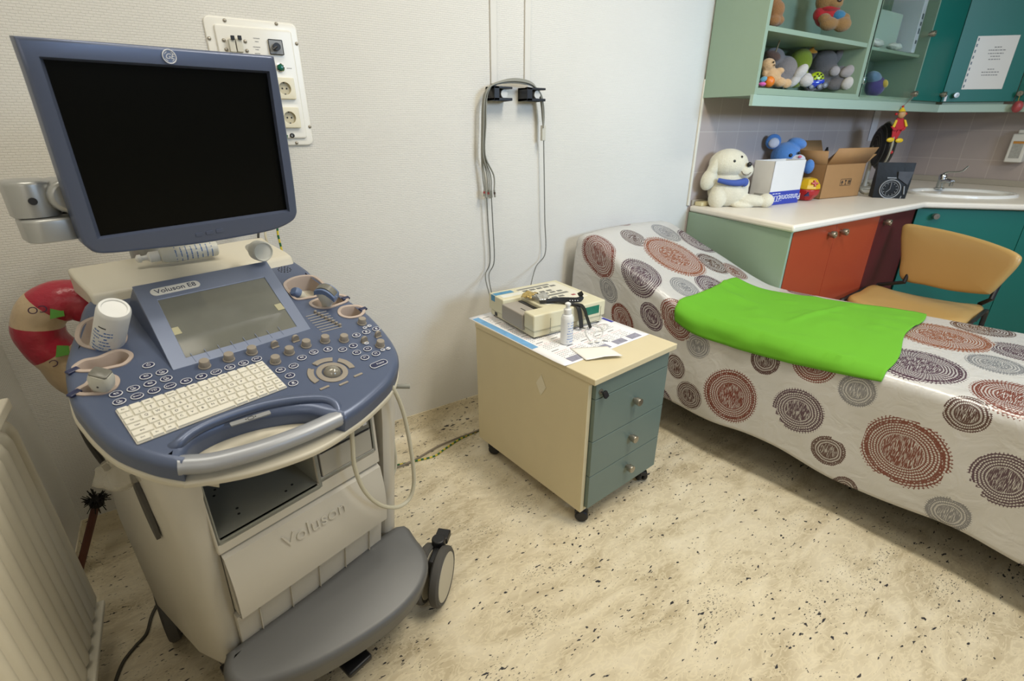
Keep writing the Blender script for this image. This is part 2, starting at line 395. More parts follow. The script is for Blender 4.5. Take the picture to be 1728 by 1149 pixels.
HOL = {k: [Vector(K(*p)) for p in cr(v, True, 4)] for k, v in hol.items()}
con = B(MC); con.prism(outl, -.042, 0, holes=list(HOL.values()), r=.018, seg=5)
CON = con.build('console', M_BLUE, US, sharp=50)
# cream tray that closes the console from below, and the cream lip around it
full = [K(*p) for p in cr(left, False, 4)] + [K(*p) for p in cr([(566, 1056), (700, 1040), (860, 1012), (1000, 975), (1150, 925), (1250, 878), (1322, 834)], False, 4)] + [K(*p) for p in cr(right, False, 4)]
full = offset(full if area2(full) > 0 else full[::-1], -.003)
RIM = B(MC).prism(full, -.056, -.043, r=.006).build('console_rim', M_CREAM, US, sharp=50)
b = B(MC)
b.prism(offset(full, .05), -.11, -.05)
b.build('console_underside', M_CREAM, US, bevel=.02)
# holder cups
for k, h in HOL.items():
    hh = h if area2(h) > 0 else h[::-1]
    dep = .045 if k != 'a' else .06
    b = B(MC); n = len(hh); ins = offset(hh, .004)
    vs = [(p.x, p.y, .0025) for p in offset(hh, -.001)] + [(p.x, p.y, .0025) for p in offset(hh, .0065)] + [(p.x, p.y, -.004) for p in offset(hh, .009)] + [(p.x, p.y, -dep) for p in offset(hh, .011)] + [(p.x, p.y, -.004) for p in offset(hh, -.001)]
    fs = []
    for a, c in ((0, 1), (1, 2), (2, 3), (4, 0)): fs += [(a * n + i, a * n + (i + 1) % n, c * n + (i + 1) % n, c * n + i) for i in range(n)]
    fs.append([3 * n + i for i in range(n)])
    b.add(vs, fs); b.build('probe_holder', M_TAUPE, US, sharp=40)
for (x, y), a in (((62, 618), 20), ((70, 722), 25), ((1322, 283), 0), ((1402, 333), 0)):
    s, t = K(x, y); B(MC).box((s, t, .0005), (.022, .012, .006), rz=R(a)).build('cable_notch', M_NAVY, US, bevel=.002)
# grip at the front
gp = [Vector((*K(*p), z)) for p, z in zip([(545, 1022), (580, 1018), (700, 1008), (850, 972), (1000, 925), (1150, 868), (1270, 815), (1315, 795)], [-.018] * 8)]
B(MC).tube(cr(gp, False, 5), .0185, n=14, flat=.9).build('grip', M_HANDLE, US, label='grey hand grip')
rp = [Vector((*K(*p), z)) for p, z in zip([(505, 960), (545, 955), (600, 915), (680, 872), (800, 825), (930, 785), (1050, 762), (1150, 752), (1230, 752), (1275, 770), (1290, 800)], [-.012, -.002, .002, .003, .003, .003, .003, .003, .002, -.003, -.012])]
B(MC).tube(cr(rp, False, 5), [.004] + [.0105] * (len(cr(rp, False, 5)) - 2) + [.004], n=12).build('grip_ridge', M_BLUE, US)
# label plate under the ridge
p0, p1, p2 = K(800, 868), K(968, 815), K(885, 845)
b = B(MC @ T(p2[0], p2[1], .003) @ RZ(math.atan2(p1[1] - p0[1], p1[0] - p0[0]))); b.prism(rrect(-.036, -.005, .036, .005, .002), 0, .003)
pl_ = b.build('height_switch', mat('plate_grey', '8A8C8E', .4), US)
b = B(MC @ T(p2[0], p2[1], .0062) @ RZ(math.atan2(p1[1] - p0[1], p1[0] - p0[0]))); b.tube([(x, y, 0) for x, y in rrect(-.005, -.0035, .005, .0035, .002)], .0006, n=5, closed=True)
for sx in (-1, 1): b.cyl((sx * .0085, 0, 0), (sx * .0085, 0, .0006), .0013, n=8)
b.build('mark', M_INK, pl_)
# --- keyboard
kb = [Kp(232, 752), Kp(485, 655), Kp(450, 612), Kp(200, 690)]
o = Vector((kb[0][0], kb[0][1], .001)); kw = (Vector(kb[1]) - Vector(kb[0])).length; kh = ((Vector(kb[3]) - Vector(kb[0])).length + (Vector(kb[2]) - Vector(kb[1])).length) / 2
MK = MC @ T(*o) @ RZ(math.atan2(kb[1][1] - kb[0][1], kb[1][0] - kb[0][0]))
rows = [(1.0, ['Esc', '', 'Help', '', 'Report', '', 'Edit', '', 'Arch', 'Utils', '', '', 'Abc', 'Num']),
        (1.0, ['!\n1', '"\n2', '#\n3', '$\n4', '%\n5', '&\n6', '/\n7', '(\n8', ')\n9', '=\n0', '?', "'", '+', '<']),
        (1.0, ['Tab', 'Q', 'W', 'E', 'R', 'T', 'Y', 'U', 'I', 'O', 'P', '*', '~', 'Ins']),
        (1.0, ['Caps', 'A', 'S', 'D', 'F', 'G', 'H', 'J', 'K', 'L', ':', ';', 'Enter']),
        (1.0, ['Shift', 'Z', 'X', 'C', 'V', 'B', 'N', 'M', ',', '.', '-', 'Pg', 'Up', 'Dn']),
        (1.0, ['Ctrl', 'Fn', 'Alt', ' ', 'Alt Gr', 'Ins', 'Del', 'Home', 'End'])]
wid = {'Tab': 1.35, 'Caps': 1.6, 'Shift': 1.9, 'Enter': 1.6, ' ': 5.2, 'Ctrl': 1.2, 'Alt Gr': 1.2}
b = B(MK); lg = B(MK); b.prism(rrect(0, 0, kw, kh, .002), 0, .0022); rh = kh / 6
for ri, (h, ks) in enumerate(rows):
    tw = sum(wid.get(k, 1) for k in ks); x = 0; y0 = kh - (ri + 1) * rh
    for k in ks:
        ww = wid.get(k, 1) / tw * kw
        g = .0007
        bo = [(x + g, y0 + g, .002), (x + ww - g, y0 + g, .002), (x + ww - g, y0 + rh - g, .002), (x + g, y0 + rh - g, .002)]
        q = .0022; to = [(x + q, y0 + q * .8, .0062), (x + ww - q, y0 + q * .8, .0062), (x + ww - q, y0 + rh - q, .0062), (x + q, y0 + rh - q, .0062)]
        b.hexa(bo, to)
        if k.strip():
            sz = .0074 if len(k) == 1 else (.0042 if len(k) > 2 and '\n' not in k else .0048)
            lg.text(k, sz, T(x + ww * .5, y0 + rh * .5, .0063), depth=.0002)
        x += ww
KEYB = b.build('keyboard', M_KEY, US, sharp=30); lg.build('legend', M_INK, KEYB, smooth=False)
# --- knobs, paddles, buttons
for x, y in ((672, 598), (784, 566), (890, 535), (1062, 536), (998, 578), (1140, 503), (1227, 482), (1314, 478), (1397, 399), (1481, 503)):
    s, t = K(x, y); B(MC @ T(s, t, 0)).lathe([(.0118, 0), (.0118, .003), (.0102, .0035), (.0096, .0155), (.0088, .0168), (0, .0172)], 24).build('knob', M_KNOB, US)
for x, y in ((994, 505), (1090, 478), (1407, 483), (1470, 458)):
    s, t = K(x, y); b = B(MC @ T(s, t, 0)); pr_ = [(-.008, 0), (.008, 0)] + [(.008 * math.cos(R(a)), .008 + .008 * math.sin(R(a))) for a in range(0, 181, 20)]
    b.prism(pr_, -.003, .003, M=RX(R(90))); b.box((0, -.004, .001), (.017, .006, .002)); b.build('paddle_switch', M_KNOB, US, bevel=.0008)
def button(x, y, rx=.0098, ry=.0078, txt=None, rot=0, red=False):
    s, t = K(x, y); Mq = MC @ T(s, t, 0) @ RZ(rot)
    bt = B(Mq).prism(ellp(0, 0, rx, ry), 0, .003, r=.001).build('button', M_NAVY, US)
    B(Mq).tube([(p[0], p[1], .0022) for p in ellp(0, 0, rx, ry)], .0009, n=6, closed=True).build('ring', M_PRINT, bt)
    g = B(Mq @ T(0, 0, .0031))
    if txt == 'power':
        g.tube([(.0032 * math.sin(R(a)), .0032 * math.cos(R(a)), 0) for a in range(40, 321, 20)], .0005, n=5); g.box((0, .0026, 0), (.001, .004, .0006))
    elif txt: g.text(txt, .0075 if len(txt) < 4 else .005, depth=.0003)
    else:
        random.seed(int(x * 7 + y))
        k = random.randint(0, 2)
        if k == 0: g.tube([(p[0], p[1], 0) for p in rrect(-.004, -.002, .001, .0035, .001, 2)], .0005, n=4, closed=True); g.box((.003, -.001, 0), (.003, .001, .0006)); g.box((0, -.004, 0), (.007, .0009, .0006))
        elif k == 1: g.prism(ellp(0, .0012, .0028, .002, 10), 0, .0005); g.box((0, -.0028, 0), (.008, .0012, .0006))
        else: g.box((-.002, .001, 0), (.003, .003, .0006)); g.box((.0025, .002, 0), (.004, .001, .0006)); g.box((.0015, -.0015, 0), (.006, .001, .0006))
    g.build('symbol', M_PRINT, bt)
for x, y, tx in ((413, 595, 'power'), (475, 627, 0), (401, 647, 0), (495, 657, 0), (420, 680, 0), (513, 690, 'Review'), (343, 703, 0), (263, 728, 0), (439, 712, 'TD'), (361, 738, 'Biopsy'), (279, 763, 0),
                 (587, 668, 0), (657, 647, 'BF'), (725, 626, 'CW'), (788, 604, 0), (851, 585, 0), (912, 566, 'PW'), (1022, 617, 0), (1082, 598, 'Abc'), (1065, 643, 'M'), (1080, 678, 0), (1120, 560, 0), (1175, 534, 0), (1240, 521, 0), (1308, 522, '3D'), (1357, 505, 'B'),
                 (1373, 536, 'P2'), (1423, 519, 'P4'), (1462, 541, 'P3'), (1411, 559, 'P1'), (1371, 456, 0), (1417, 441, 0), (1463, 427, 0)):
    button(x, y, txt=tx or None)
for x, y in ((1411, 421), (1431, 413), (1418, 493), (1493, 523), (1518, 517)): button(x, y, .0052, .0042)
s, t = K(1475, 588); Mq = MC @ T(s, t, 0) @ RZ(.0)
bt = B(Mq).prism(rrect(-.0225, -.0085, .0225, .0085, .0084), 0, .003, r=.001).build('button', M_NAVY, US)
B(Mq).tube([(p[0], p[1], .0022) for p in rrect(-.0225, -.0085, .0225, .0085, .0084)], .0009, n=6, closed=True).build('ring', M_PRINT, bt)
B(Mq @ T(.004, 0, .0031)).text('Freeze', .0075, depth=.0003).build('symbol', M_PRINT, bt)
for x, y in ((1225, 697), (1313, 677), (1380, 638)):
    s, t = K(x, y); B(MC @ T(s, t, 0)).prism(rrect(-.011, -.0026, .011, .0026, .001), 0, .002).build('key_bar', M_KNOB, US, bevel=.0008)
# trackball
s, t = K(1260, 625); TB = B(MC @ T(s, t, 0)).lathe([(.034, 0), (.034, .002), (.031, .0032), (.0225, .0024), (.0218, -.002), (0, -.002)], 36).build('trackball_ring', M_KNOB, US)
B(MC @ T(s, t, -.004)).ell((0, 0, 0), .0195, nu=28, nv=18).build('trackball', mat('ball_grey', '8D897F', .18, .3), TB)
def arcpad(pts):
    a = [math.atan2(K(*p)[1] - t, K(*p)[0] - s) for p in pts]
    a0, a1 = min(a), max(a)
    if a1 - a0 > math.pi: a0, a1 = a1, a0 + 2 * math.pi
    ri, ro = .0385, .0525; n = 14; po = []
    for k in range(n + 1): q = a0 + (a1 - a0) * k / n; po.append((ro * math.cos(q), ro * math.sin(q)))
    for k in range(n + 1): q = a1 + (a0 - a1) * k / n; po.append((ri * math.cos(q), ri * math.sin(q)))
    B(MC @ T(s, t, 0)).prism(po, 0, .0028).build('track_key', M_KNOB, US, bevel=.0018)
arcpad([(1160, 585), (1262, 553)]); arcpad([(1295, 553), (1380, 600)]); arcpad([(1133, 607), (1180, 678)])
# slide pots
def rg(x, y): return Kp(420 + x / 4.596, 430 + y / 4.596)
for i in range(8):
    a = rg(440 + 17.5 * i, 482 + 17 * i); c = rg(600 + 17.2 * i, 438 + 17.4 * i); k = rg(515 + 27.3 * i, 452 + 14.6 * i)
    B(MC).tube([(a[0], a[1], .0006), (c[0], c[1], .0006)], .0013, n=6).build('slider_track', mat('track_grey', '9A9690', .5), US)
    B(MC).box((k[0], k[1], .004), (.0065, .0055, .008)).build('slider_knob', M_KNOB, US, bevel=.0012)
# --- touch panel hump
q = [KB(525, 615), KB(1165, 430), KB(957, 110), (KB(335, 228))]
P3 = [MB @ Vector((p[0], p[1], 0)) for p in q]
base = [Vector((p.x + dx, p.y + dy, .82 + .3 * (p.y + dy) - .012)) for p, dx, dy in zip(P3, (-.004, .003, .012, -.012), (0, 0, .05, .05))]
hole = [KB(585, 556), KB(1096, 411), KB(946, 184), KB(453, 290)]
b = B(); top = [p.copy() for p in P3]
b.hexa([P3[0] + Vector((0, .0, -.02)), P3[1] + Vector((0, 0, -.02)), base[2], base[3]], [p - (MB.to_3x3() @ Vector((0, 0, .004))) for p in P3])
TP = b.build('touch_panel', M_BLUE, US, bevel=.004, label='raised touch screen panel')
cxq = [Vector(p) for p in q]
B(MB).prism(q, -.004, .0, holes=[hole]).build('bezel', M_BLUE2, TP, bevel=.0012)
B(MB).prism(hole, -.006, -.0022).build('touch_screen', mat('touch_glass_reflection', '6C6D66', .12, .0, spec=.9, coat=.6, vscale=18, var=.15), TP)  # base colour greyed to stand in for the bright reflection in the glass
for x, y in ((538, 432), (1017, 320)):
    p = KB(x, y); B(MB @ T(p[0], p[1], -.0015)).box((0, 0, 0), (.017, .021, .0012)).build('tape', mat('clear_tape', 'A8A488', .25), TP)
a, c = KB(455, 252), KB(618, 222); mid = ((a[0] + c[0]) / 2 - .0, (a[1] + c[1]) / 2)
B(MB).prism(rrect(mid[0] - .051, mid[1] - .011, mid[0] + .051, mid[1] + .011, .0105), 0, .0016).build('name_plate', mat('plate_white', 'D9D8D2', .4), TP)
B(MB @ T(mid[0], mid[1], .0019)).text('Voluson E8', .0185, depth=.0003).build('lettering', mat('slate_print', '3C4258', .5), TP)
# soft keys along the bottom of the bezel
b = B(MB)
for k in range(8):
    x0 = q[0][0] + .045 + k * .0275; b.box((x0, q[0][1] + .0165, .0003), (.0012, .026, .0006))
b.build('soft_key_line', mat('line_blue', '6A7590', .5), TP)
# speaker
sp_ = B(MC); sx, sy = K(1040, 150)
for rr, nn in ((0, 1), (.0085, 6), (.0165, 12)):
    for k in range(nn): a = 2 * math.pi * k / nn; sp_.cyl((sx + rr * math.cos(a), sy + rr * math.sin(a), -.001), (sx + rr * math.cos(a), sy + rr * math.sin(a), .0007), .0021, n=8)
sp_.build('speaker_grille', M_INK, US)
# --- cream shelf behind the console
sh = [(.52, .965), (.535, 1.0), (.56, 1.008), (.66, 1.022), (.70, 1.035), (.705, .97)]
b = B(); x0, x1 = -.445, .035
b.add([(x, p[0], p[1]) for x in (x0, x1) for p in sh], [(i, (i + 1) % 6, 6 + (i + 1) % 6, 6 + i) for i in range(6)] + [tuple(range(6)), tuple(range(11, 5, -1))])
b.build('rear_shelf', M_CREAM, US, bevel=.008)
# --- body
def bx(name, x0, x1, y0, y1, z0, z1, m, bv=.012, par=None, label=None): return B().box(((x0 + x1) / 2, (y0 + y1) / 2, (z0 + z1) / 2), (x1 - x0, y1 - y0, z1 - z0)).build(name, m, par or US, bevel=bv, label=label)
# side shells: rounded posts left and right of the front bay
def shell(sgn):
    cx = -.27
    pts = [(-.462, .045), (-.478, .04), (-.505, .052), (-.52, .085), (-.532, .2), (-.535, .42), (-.515, .56), (-.48, .6), (-.452, .6), (-.452, .1)]
    b = B(); n = len(pts); lev = ((.13, .02, -.01), (.2, .0, -.02), (.5, 0, -.02), (.66, 0, .0), (.78, -.004, .06))
    vs = []
    for z, ins, rear in lev:
        for x, y in pts:
            xx = x + (0.03 * (.5 - z) if x < -.48 else 0) * .5 + (ins if x < -.47 else 0) + (rear * min(1, (y - .15) / .3) if y > .15 and x < -.46 else 0)
            vs.append((xx if sgn < 0 else 2 * cx - xx + .028, y + (.07 * max(0, min(1, (.72 - z) / .5)) if y < .12 else 0) + (.02 if z < .15 else 0), z))
    fs = []
    for k in range(len(lev) - 1): fs += [(k * n + i, k * n + (i + 1) % n, (k + 1) * n + (i + 1) % n, (k + 1) * n + i) for i in range(n)]
    fs += [list(range(n))[::-1], [(len(lev) - 1) * n + i for i in range(n)]]
    return b.add(vs, fs)
SHL = shell(-1).build('side_shell', M_BODY, US, sharp=50); SHR = shell(1).build('side_shell', M_BODY, US, sharp=50)
# recessed grip in the visible side shell
b = B(T(-.533, .17, .66) @ RY(R(-90)) @ RX(0)); b.prism(ellp(0, 0, .075, .02, rot=R(12)), -.003, .004); b.build('hand_recess', M_RUBBER, SHL)
bx('back_panel', -.45, -.06, .58, .60, .13, .8, M_BODY)
bx('column', -.36, -.15, .3, .6, .7, .93, M_CREAM, .02)
# front bay frame: opening for shelf and printer
fr = B(T(0, .05, 0) @ RX(R(90)))
def fz(px, py): p = only(px, py, .05); return (p.x, p.z)
O = [(-.468, .556), (-.074, .556), (-.074, .785), (-.468, .785)]
op = [(-.460, .588), (-.240, .588), (-.240, .765), (-.460, .765)]; op2 = [(-.232, .601), (-.086, .601), (-.086, .755), (-.232, .755)]
fr.prism(O, -.012, .0, holes=[op, op2]); FR = fr.build('bay_frame', M_BODY, US, bevel=.003)
b = B()
b.box((-.35, .25, .583), (.222, .4, .01)); b.box((-.462, .25, .675), (.005, .4, .19)); b.box((-.2365, .25, .675), (.006, .4, .19)); b.box((-.35, .45, .675), (.225, .006, .19)); b.box((-.35, .25, .772), (.225, .4, .006)); b.box((-.16, .25, .596), (.146, .4, .009)); b.box((-.084, .25, .675), (.004, .4, .16)); b.box((-.16, .44, .67), (.15, .006, .16))
b.build('bay_lining', M_DARK, US)
for x, y in ((-.40, .1), (-.395, .12), (-.3, .09), (-.28, .1), (-.41, .2), (-.4, .22), (-.27, .3)): B().cyl((x, y, .588), (x, y, .589), .003, n=8).build('screw_hole', M_INK, US)
b = B()
for k in range(6): b.box((-.2402, .065 + .012 * k, .725), (.003, .005, .05))
b.build('vent_slot', M_INK, US)
# drawer front with raised lettering
dr = [(-.452, .315), (-.062, .315), (-.058, .47), (-.062, .525), (-.452, .525)]
b = B()
def drw(u, v):
    x = -.463 + .386 * u; z = .357 + .198 * v; bul = .03 * math.sin(math.pi * min(1, v * 1.0 + .0)) ** .6 if 0 < v < 1 else 0
    return (x, .05 - .012 * math.sin(math.pi * v) - (.0 if 0 < v < 1 else -.02), z)
b.grid(drw, 20, 16); b.box((-.27, .13, .455), (.38, .12, .19)); DRW = b.build('drawer_front', M_BODY, US, sharp=40, solid=.0)
Mt = frame(Vector((-.27, .0395, .500)), (1, 0, 0), (0, .09, 1))
B(Mt).text('Voluson', .046, depth=.0022, sx=1.05).build('embossed_lettering', M_BODY, DRW, bevel=.0005)
# step below the drawer
b = B(); b.hexa([(-.466, .112, .16), (-.076, .112, .16), (-.076, .3, .16), (-.466, .3, .16)], [(-.466, .075, .352), (-.076, .075, .352), (-.076, .3, .352), (-.466, .3, .352)])
for k in range(5): b.hexa([(-.42 + .075 * k, .104, .165), (-.418 + .075 * k, .104, .165), (-.418 + .075 * k, .17, .165), (-.42 + .075 * k, .17, .165)], [(-.42 + .075 * k, .071, .34), (-.418 + .075 * k, .071, .34), (-.418 + .075 * k, .11, .34), (-.42 + .075 * k, .11, .34)])
b.build('step_panel', M_BODY, US, bevel=.004)
# foot rest
MFt = frame((0, 0, .235), (1, 0, 0), (0, 1, .35)); fo = [onpl(x, y, ML @ MFt) for x, y in ((400, 1085), (535, 988), (668, 885), (705, 908), (724, 942), (716, 985), (680, 1030), (620, 1075), (540, 1122), (470, 1150), (405, 1165), (378, 1140), (380, 1105))]
fo2 = [(p.x, p.y) for p in cr(fo, True, 4)]
B(MFt).prism(fo2, -.075, 0, r=.02, seg=5).build('foot_rest', M_GREY, US, sharp=50)
bx('chassis', -.5, -.02, .06, .58, .1, .15, M_BLACK, .01)
b = B(); b.box((-.27, -.005, .075), (.07, .09, .018)); b.box((-.27, .04, .09), (.02, .06, .02)); b.build('brake_pedal', M_BLACK, US, bevel=.006)
def caster(x, y, yaw, tab=True):
    Mq = T(x, y, 0) @ RZ(yaw) @ Matrix.Scale(1.18, 4)
    b = B(Mq)
    for sx in (-.022, .022):
        prof = [(.03, -.012), (.068, -.013), (.074, -.008), (.075, 0), (.074, .008), (.068, .013), (.06, .011)]
        b.lathe(prof, 36, T(sx, 0, .075) @ RY(R(90)))
    cs = b.build('caster', M_RUBBER, US, sharp=40)
    b = B(Mq)
    for sx in (-.022, .022): b.lathe([(0, -.0125), (.061, -.0125), (.063, 0), (.061, .0125), (0, .0135)], 36, T(sx, 0, .075) @ RY(R(90)))
    b.build('hub_cover', mat('hub_cream', 'B9B3A2', .45), cs)
    b = B(Mq); b.box((0, .03, .1), (.016, .09, .06)); b.cyl((0, .05, .1), (0, .05, .15), .018)
    if tab: b.box((0, .03, .128), (.014, .09, .012)); b.box((.0, .082, .126), (.036, .036, .02))
    b.build('fork', M_BLACK, cs, bevel=.004)
caster(.035, .008, R(-62)); caster(-.49, .045, R(0)); caster(.0, .5, R(10), False); caster(-.5, .5, R(-10), False)
B().tube(cr([only(x, y, .36) for x, y in ((134, 712), (148, 742), (162, 764), (173, 779), (182, 792))], False, 5), .006, n=8).build('hanging_cable', M_BLACK, US)
# printer bay filler and plug under the console
b = B(); b.cyl((-.075, .08, .785), (-.03, .03, .765), .011); b.cyl((-.03, .03, .765), (.005, .0, .76), .006); b.build('plug', M_CABLEG, US)
# --- monitor on its arm
mc = CAMLOC + (Vector((.046, 1.21, 1.308)) - CAMLOC) * 1.0444; my, mt, mr = .3135, -.096, .014; mw, mh = .376, .2945
r_ = Vector((math.cos(my), math.sin(my), 0)); n_ = Vector((-math.sin(my), math.cos(my), 0)); u_ = Vector((0, 0, 1)) * math.cos(mt) + n_ * math.sin(mt)
MMw = frame(mc, r_ * math.cos(mr) + u_ * math.sin(mr), u_ * math.cos(mr) - r_ * math.sin(mr))
MMf = MMw @ T(0, 0, .012)
def V(x, y, M=MMf): p = onpl(x / 2.498, y / 2.498, M); return Vector((p.x, p.y))
mo = [V(*p) for p in cr([(1158, 238), (1170, 300), (1200, 480), (1235, 720), (1252, 860), (1253, 905), (1228, 938), (1150, 972), (1000, 1003), (820, 1032), (620, 1054), (480, 1068), (410, 1068), (372, 1045), (340, 1000), (270, 790), (170, 480)], False, 4)]
mo += [V(110, 300), V(57, 150), V(400, 174), V(700, 198), V(1140, 234)]
hl = [V(163, 238), V(1136, 300), V(1222, 893), V(412, 1010)]
ha = [Vector((-mw / 2, mh / 2)), Vector((mw / 2, mh / 2)), Vector((mw / 2, -mh / 2)), Vector((-mw / 2, -mh / 2))]
MMl = ML.inverted() @ MMw
b = B(MMl); b.prism(mo, -.018, .012, holes=[hl], r=.006, seg=4)
vs = [(p.x, p.y, .012) for p in hl] + [(p.x, p.y, -.001) for p in ha]
b.add(vs, [(i, (i + 1) % 4, 4 + (i + 1) % 4, 4 + i) for i in range(4)])
b.prism(offset(mo if area2(mo) > 0 else mo[::-1], .012), -.05, -.017)
MON = b.build('monitor', M_MON, US, sharp=50)
B(MMl).prism(ha, -.006, -.001).build('screen', M_SCREEN, MON)
e = V(712, 238); Me = MMl @ T(e.x, e.y, .0125)
B(Me).prism(ellp(0, 0, .0125, n=32), 0, .0015).build('emblem', mat('emblem_blue', '6F7E9C', .35, .3), MON)
b = B(Me @ T(0, 0, .0017)); b.tube([(p[0], p[1], 0) for p in ellp(0, 0, .0112, n=32)], .0009, n=6, closed=True); b.text('GE', .0125, depth=.0004, shear=.35)
for k in range(4):
    a = R(45 + 90 * k); b.tube([(.0082 * math.cos(a + d), .0082 * math.sin(a + d), 0) for d in (-.35, -.1, .15, .35)], .0005, n=4)
b.build('monogram', M_PRINT, MON)
for x, y in ((840, 988), (884, 980), (926, 972)):
    e = V(x, y); B(MMl @ T(e.x, e.y, .012) @ RZ(R(2))).prism(rrect(-.0075, -.0035, .0075, .0035, .002), -.001, .0015).build('monitor_button', M_MON, MON, bevel=.0006)
# arm
def Al(x, y, yl): p = only(x / 2.498, y / 2.498, yl); return p
a0 = Al(130, 830, .40); a1 = Al(150, 950, .40)
b = B()
b.prism([(p[0], p[1]) for p in rrect(a0.x - .034, .36, a0.x + .034, .46, .03)], a0.z - .033, a0.z + .03, r=.008)
ARM = b.build('monitor_arm', M_SILVER, US, sharp=50)
b = B(); b.prism([(p[0], p[1]) for p in rrect(a0.x - .03, .345, a0.x + .05, .45, .025)], a0.z - .076, a0.z - .035, r=.006)
b.box((a0.x + .13, .42, a0.z - .055), (.2, .05, .04)); b.box((-.26, .58, a0.z - .055), (.09, .40, .05)); b.cyl((-.26, .77, .88), (-.26, .77, a0.z - .03), .035); b.build('arm_link', M_SILVER, US, bevel=.008)
b = B(); b.cyl((a0.x + .045, .345, a0.z + .0), (a0.x + .045, .45, a0.z), .03); b.box((a0.x + .13, .41, a0.z - .005), (.18, .05, .055)); b.box((-.26, .385, 1.3), (.12, .06, .12)); b.build('arm_link', M_SILVER, US, bevel=.008)
B().cyl((a0.x - .005, .358, a0.z - .004), (a0.x - .005, .362, a0.z - .004), .0065, n=12).build('arm_screw', M_INK, ARM)
# ---------------------------------------------------------------- drawer pedestal and what stands on it
M_PED = mat('pedestal_laminate', 'CFC29F', .42, var=.03, vscale=14)
M_PEDEDGE = mat('pedestal_edge', 'C3B48F', .45, var=.03)
M_TEALF = mat('drawer_front_green', '66766F', .4, var=.03)
PO = Vector((.972, .994, 0)); PA = .103; PW, PD, PT, PB = .437, .641, .623, .07
PED = thing('drawer_pedestal', 'beige rolling pedestal with three grey-green drawers beside the couch', 'drawer unit', PO, PA)
MP = MW[PED.name]
def pb(name, x0, x1, y0, y1, z0, z1, m, bv=.002, par=None, **k): return B().box(((x0 + x1) / 2, (y0 + y1) / 2, (z0 + z1) / 2), (x1 - x0, y1 - y0, z1 - z0)).build(name, m, par or PED, bevel=bv, **k)
b = B()
b.box((.009, PD / 2 + .012, (PT - .022 + PB) / 2), (.018, PD - .024, PT - .022 - PB)); b.box((PW - .009, PD / 2 + .012, (PT - .022 + PB) / 2), (.018, PD - .024, PT - .022 - PB))
b.box((PW / 2, PD - .009, .33), (PW - .036, .012, .5)); b.box((PW / 2, PD / 2 + .01, PB + .008), (PW - .036, PD - .03, .016))
b.build('carcass', M_PED, PED, bevel=.0015)
pb('top', -.004, PW + .004, -.004, PD, PT - .022, PT, M_PED, .003)
zs = [(PB + .018, .225), (.2275, .37), (.3725, .535)]
for z0, z1 in zs:
    dr_ = pb('drawer', .0195, PW - .0195, .008, .03, z0, z1, M_TEALF, .0015)
    zc = z0 + (z1 - z0) * .55 if z1 > .3 else z0 + .085
    B(T(PW / 2 + .012, .008, zc) @ RX(R(90))).lathe([(.0085, 0), (.0085, .008), (.0135, .009), (.0145, .026), (.0135, .0285), (0, .029)], 24).build('knob', M_STEEL, dr_)
rl = pb('top_rail', .0195, PW - .0195, .009, .03, .5375, PT - .0225, M_TEALF, .001)
B(T(.042, .009, .562) @ RX(R(90))).lathe([(.009, 0), (.009, .003), (.004, .0035), (0, .004)], 18).build('lock', M_STEEL, rl)
b = B(T(.045, -.002, .556)); b.prism(rrect(-.003, -.02, .016, .004, .004), -.0035, .0035, M=RX(R(75)) @ RZ(R(20))); b.box((-.003, .006, .006), (.006, .018, .002)); b.build('key', M_BLACK, rl, bevel=.001)
for x, y in ((.04, .05), (PW - .04, .05), (.04, PD - .06), (PW - .04, PD - .06)):
    b = B(T(x, y, 0) @ RZ(R(30 + 300 * x)))
    for sx in (-.012, .012): b.lathe([(.0, -.009), (.02, -.009), (.025, -.005), (.025, .005), (.02, .009), (0, .009)], 20, T(sx, 0, .0255) @ RY(R(90)))
    b.box((0, .006, .045), (.03, .04, .02)); b.cyl((0, .0, .05), (0, 0, PB), .012); b.build('caster', M_BLACK, PED, bevel=.003)
b = B(T(-.0008, .245, .5)); b.prism([(0, -.042), (.026, 0), (0, .042), (-.026, 0)], 0, .0006, M=RY(R(-90)) @ RZ(R(90))); b.build('tape_patch', mat('clear_tape_patch', 'D8D0B8', .25), PED)
# calendar sheet under the recorder
zt = PT
def pw(x, y, z=zt): p = onz(x, y, z); return p
def pc(x, y, z=zt): return pw(800 + x / 5.747, 440 + y / 5.747, z)
ca = [pc(880, 1030), pc(1700, 715), pc(1190, 470), pc(60, 530)]
ca[2] = ca[1] + (ca[3] - ca[0]) * .98
Mcal = frame(ca[0] + Vector((0, 0, .0006)), ca[1] - ca[0], ca[3] - ca[0])
cw = (ca[1] - ca[0]).length; chh = (ca[3] - ca[0]).length
CAL = thing('wall_calendar', 'printed white calendar sheet lying flat on the pedestal under the recorder', 'calendar', Mcal.translation, math.atan2((ca[1] - ca[0]).y, (ca[1] - ca[0]).x))
b = B()
def sheet(u, v):
    x = u * cw; y = v * chh; z = 0
    e = max(0, .012 - (x * .8 + y * 1.4)) if False else 0
    return (x, y, .0004 + (.003 * max(0, 1 - (x + y) / .06) ** 2))
b.grid(sheet, 16, 20); b.build('sheet', mat('paper_white', 'E9E8EA', .6, var=.02), CAL, solid=.0005)
bl = B(T(0, 0, .0012)); bk = B(T(0, 0, .0012)); rd = B(T(0, 0, .0012)); ph = B(T(0, 0, .0012)); sky = B(T(0, 0, .0012))
def qd(B_, x, y, w_, h_): B_.add([(x, y, 0), (x + w_, y, 0), (x + w_, y + h_, 0), (x, y + h_, 0)], [(0, 1, 2, 3)])
for i in range(3): qd(ph, .03 + i * .0, .012 + 0, .001, .001)
qd(sky, cw * .01, chh * .30, .03, chh * .66)
for i in range(3): qd(bl, cw * .955, chh * (.30 + i * .12), .016, chh * .10)
random.seed(2)
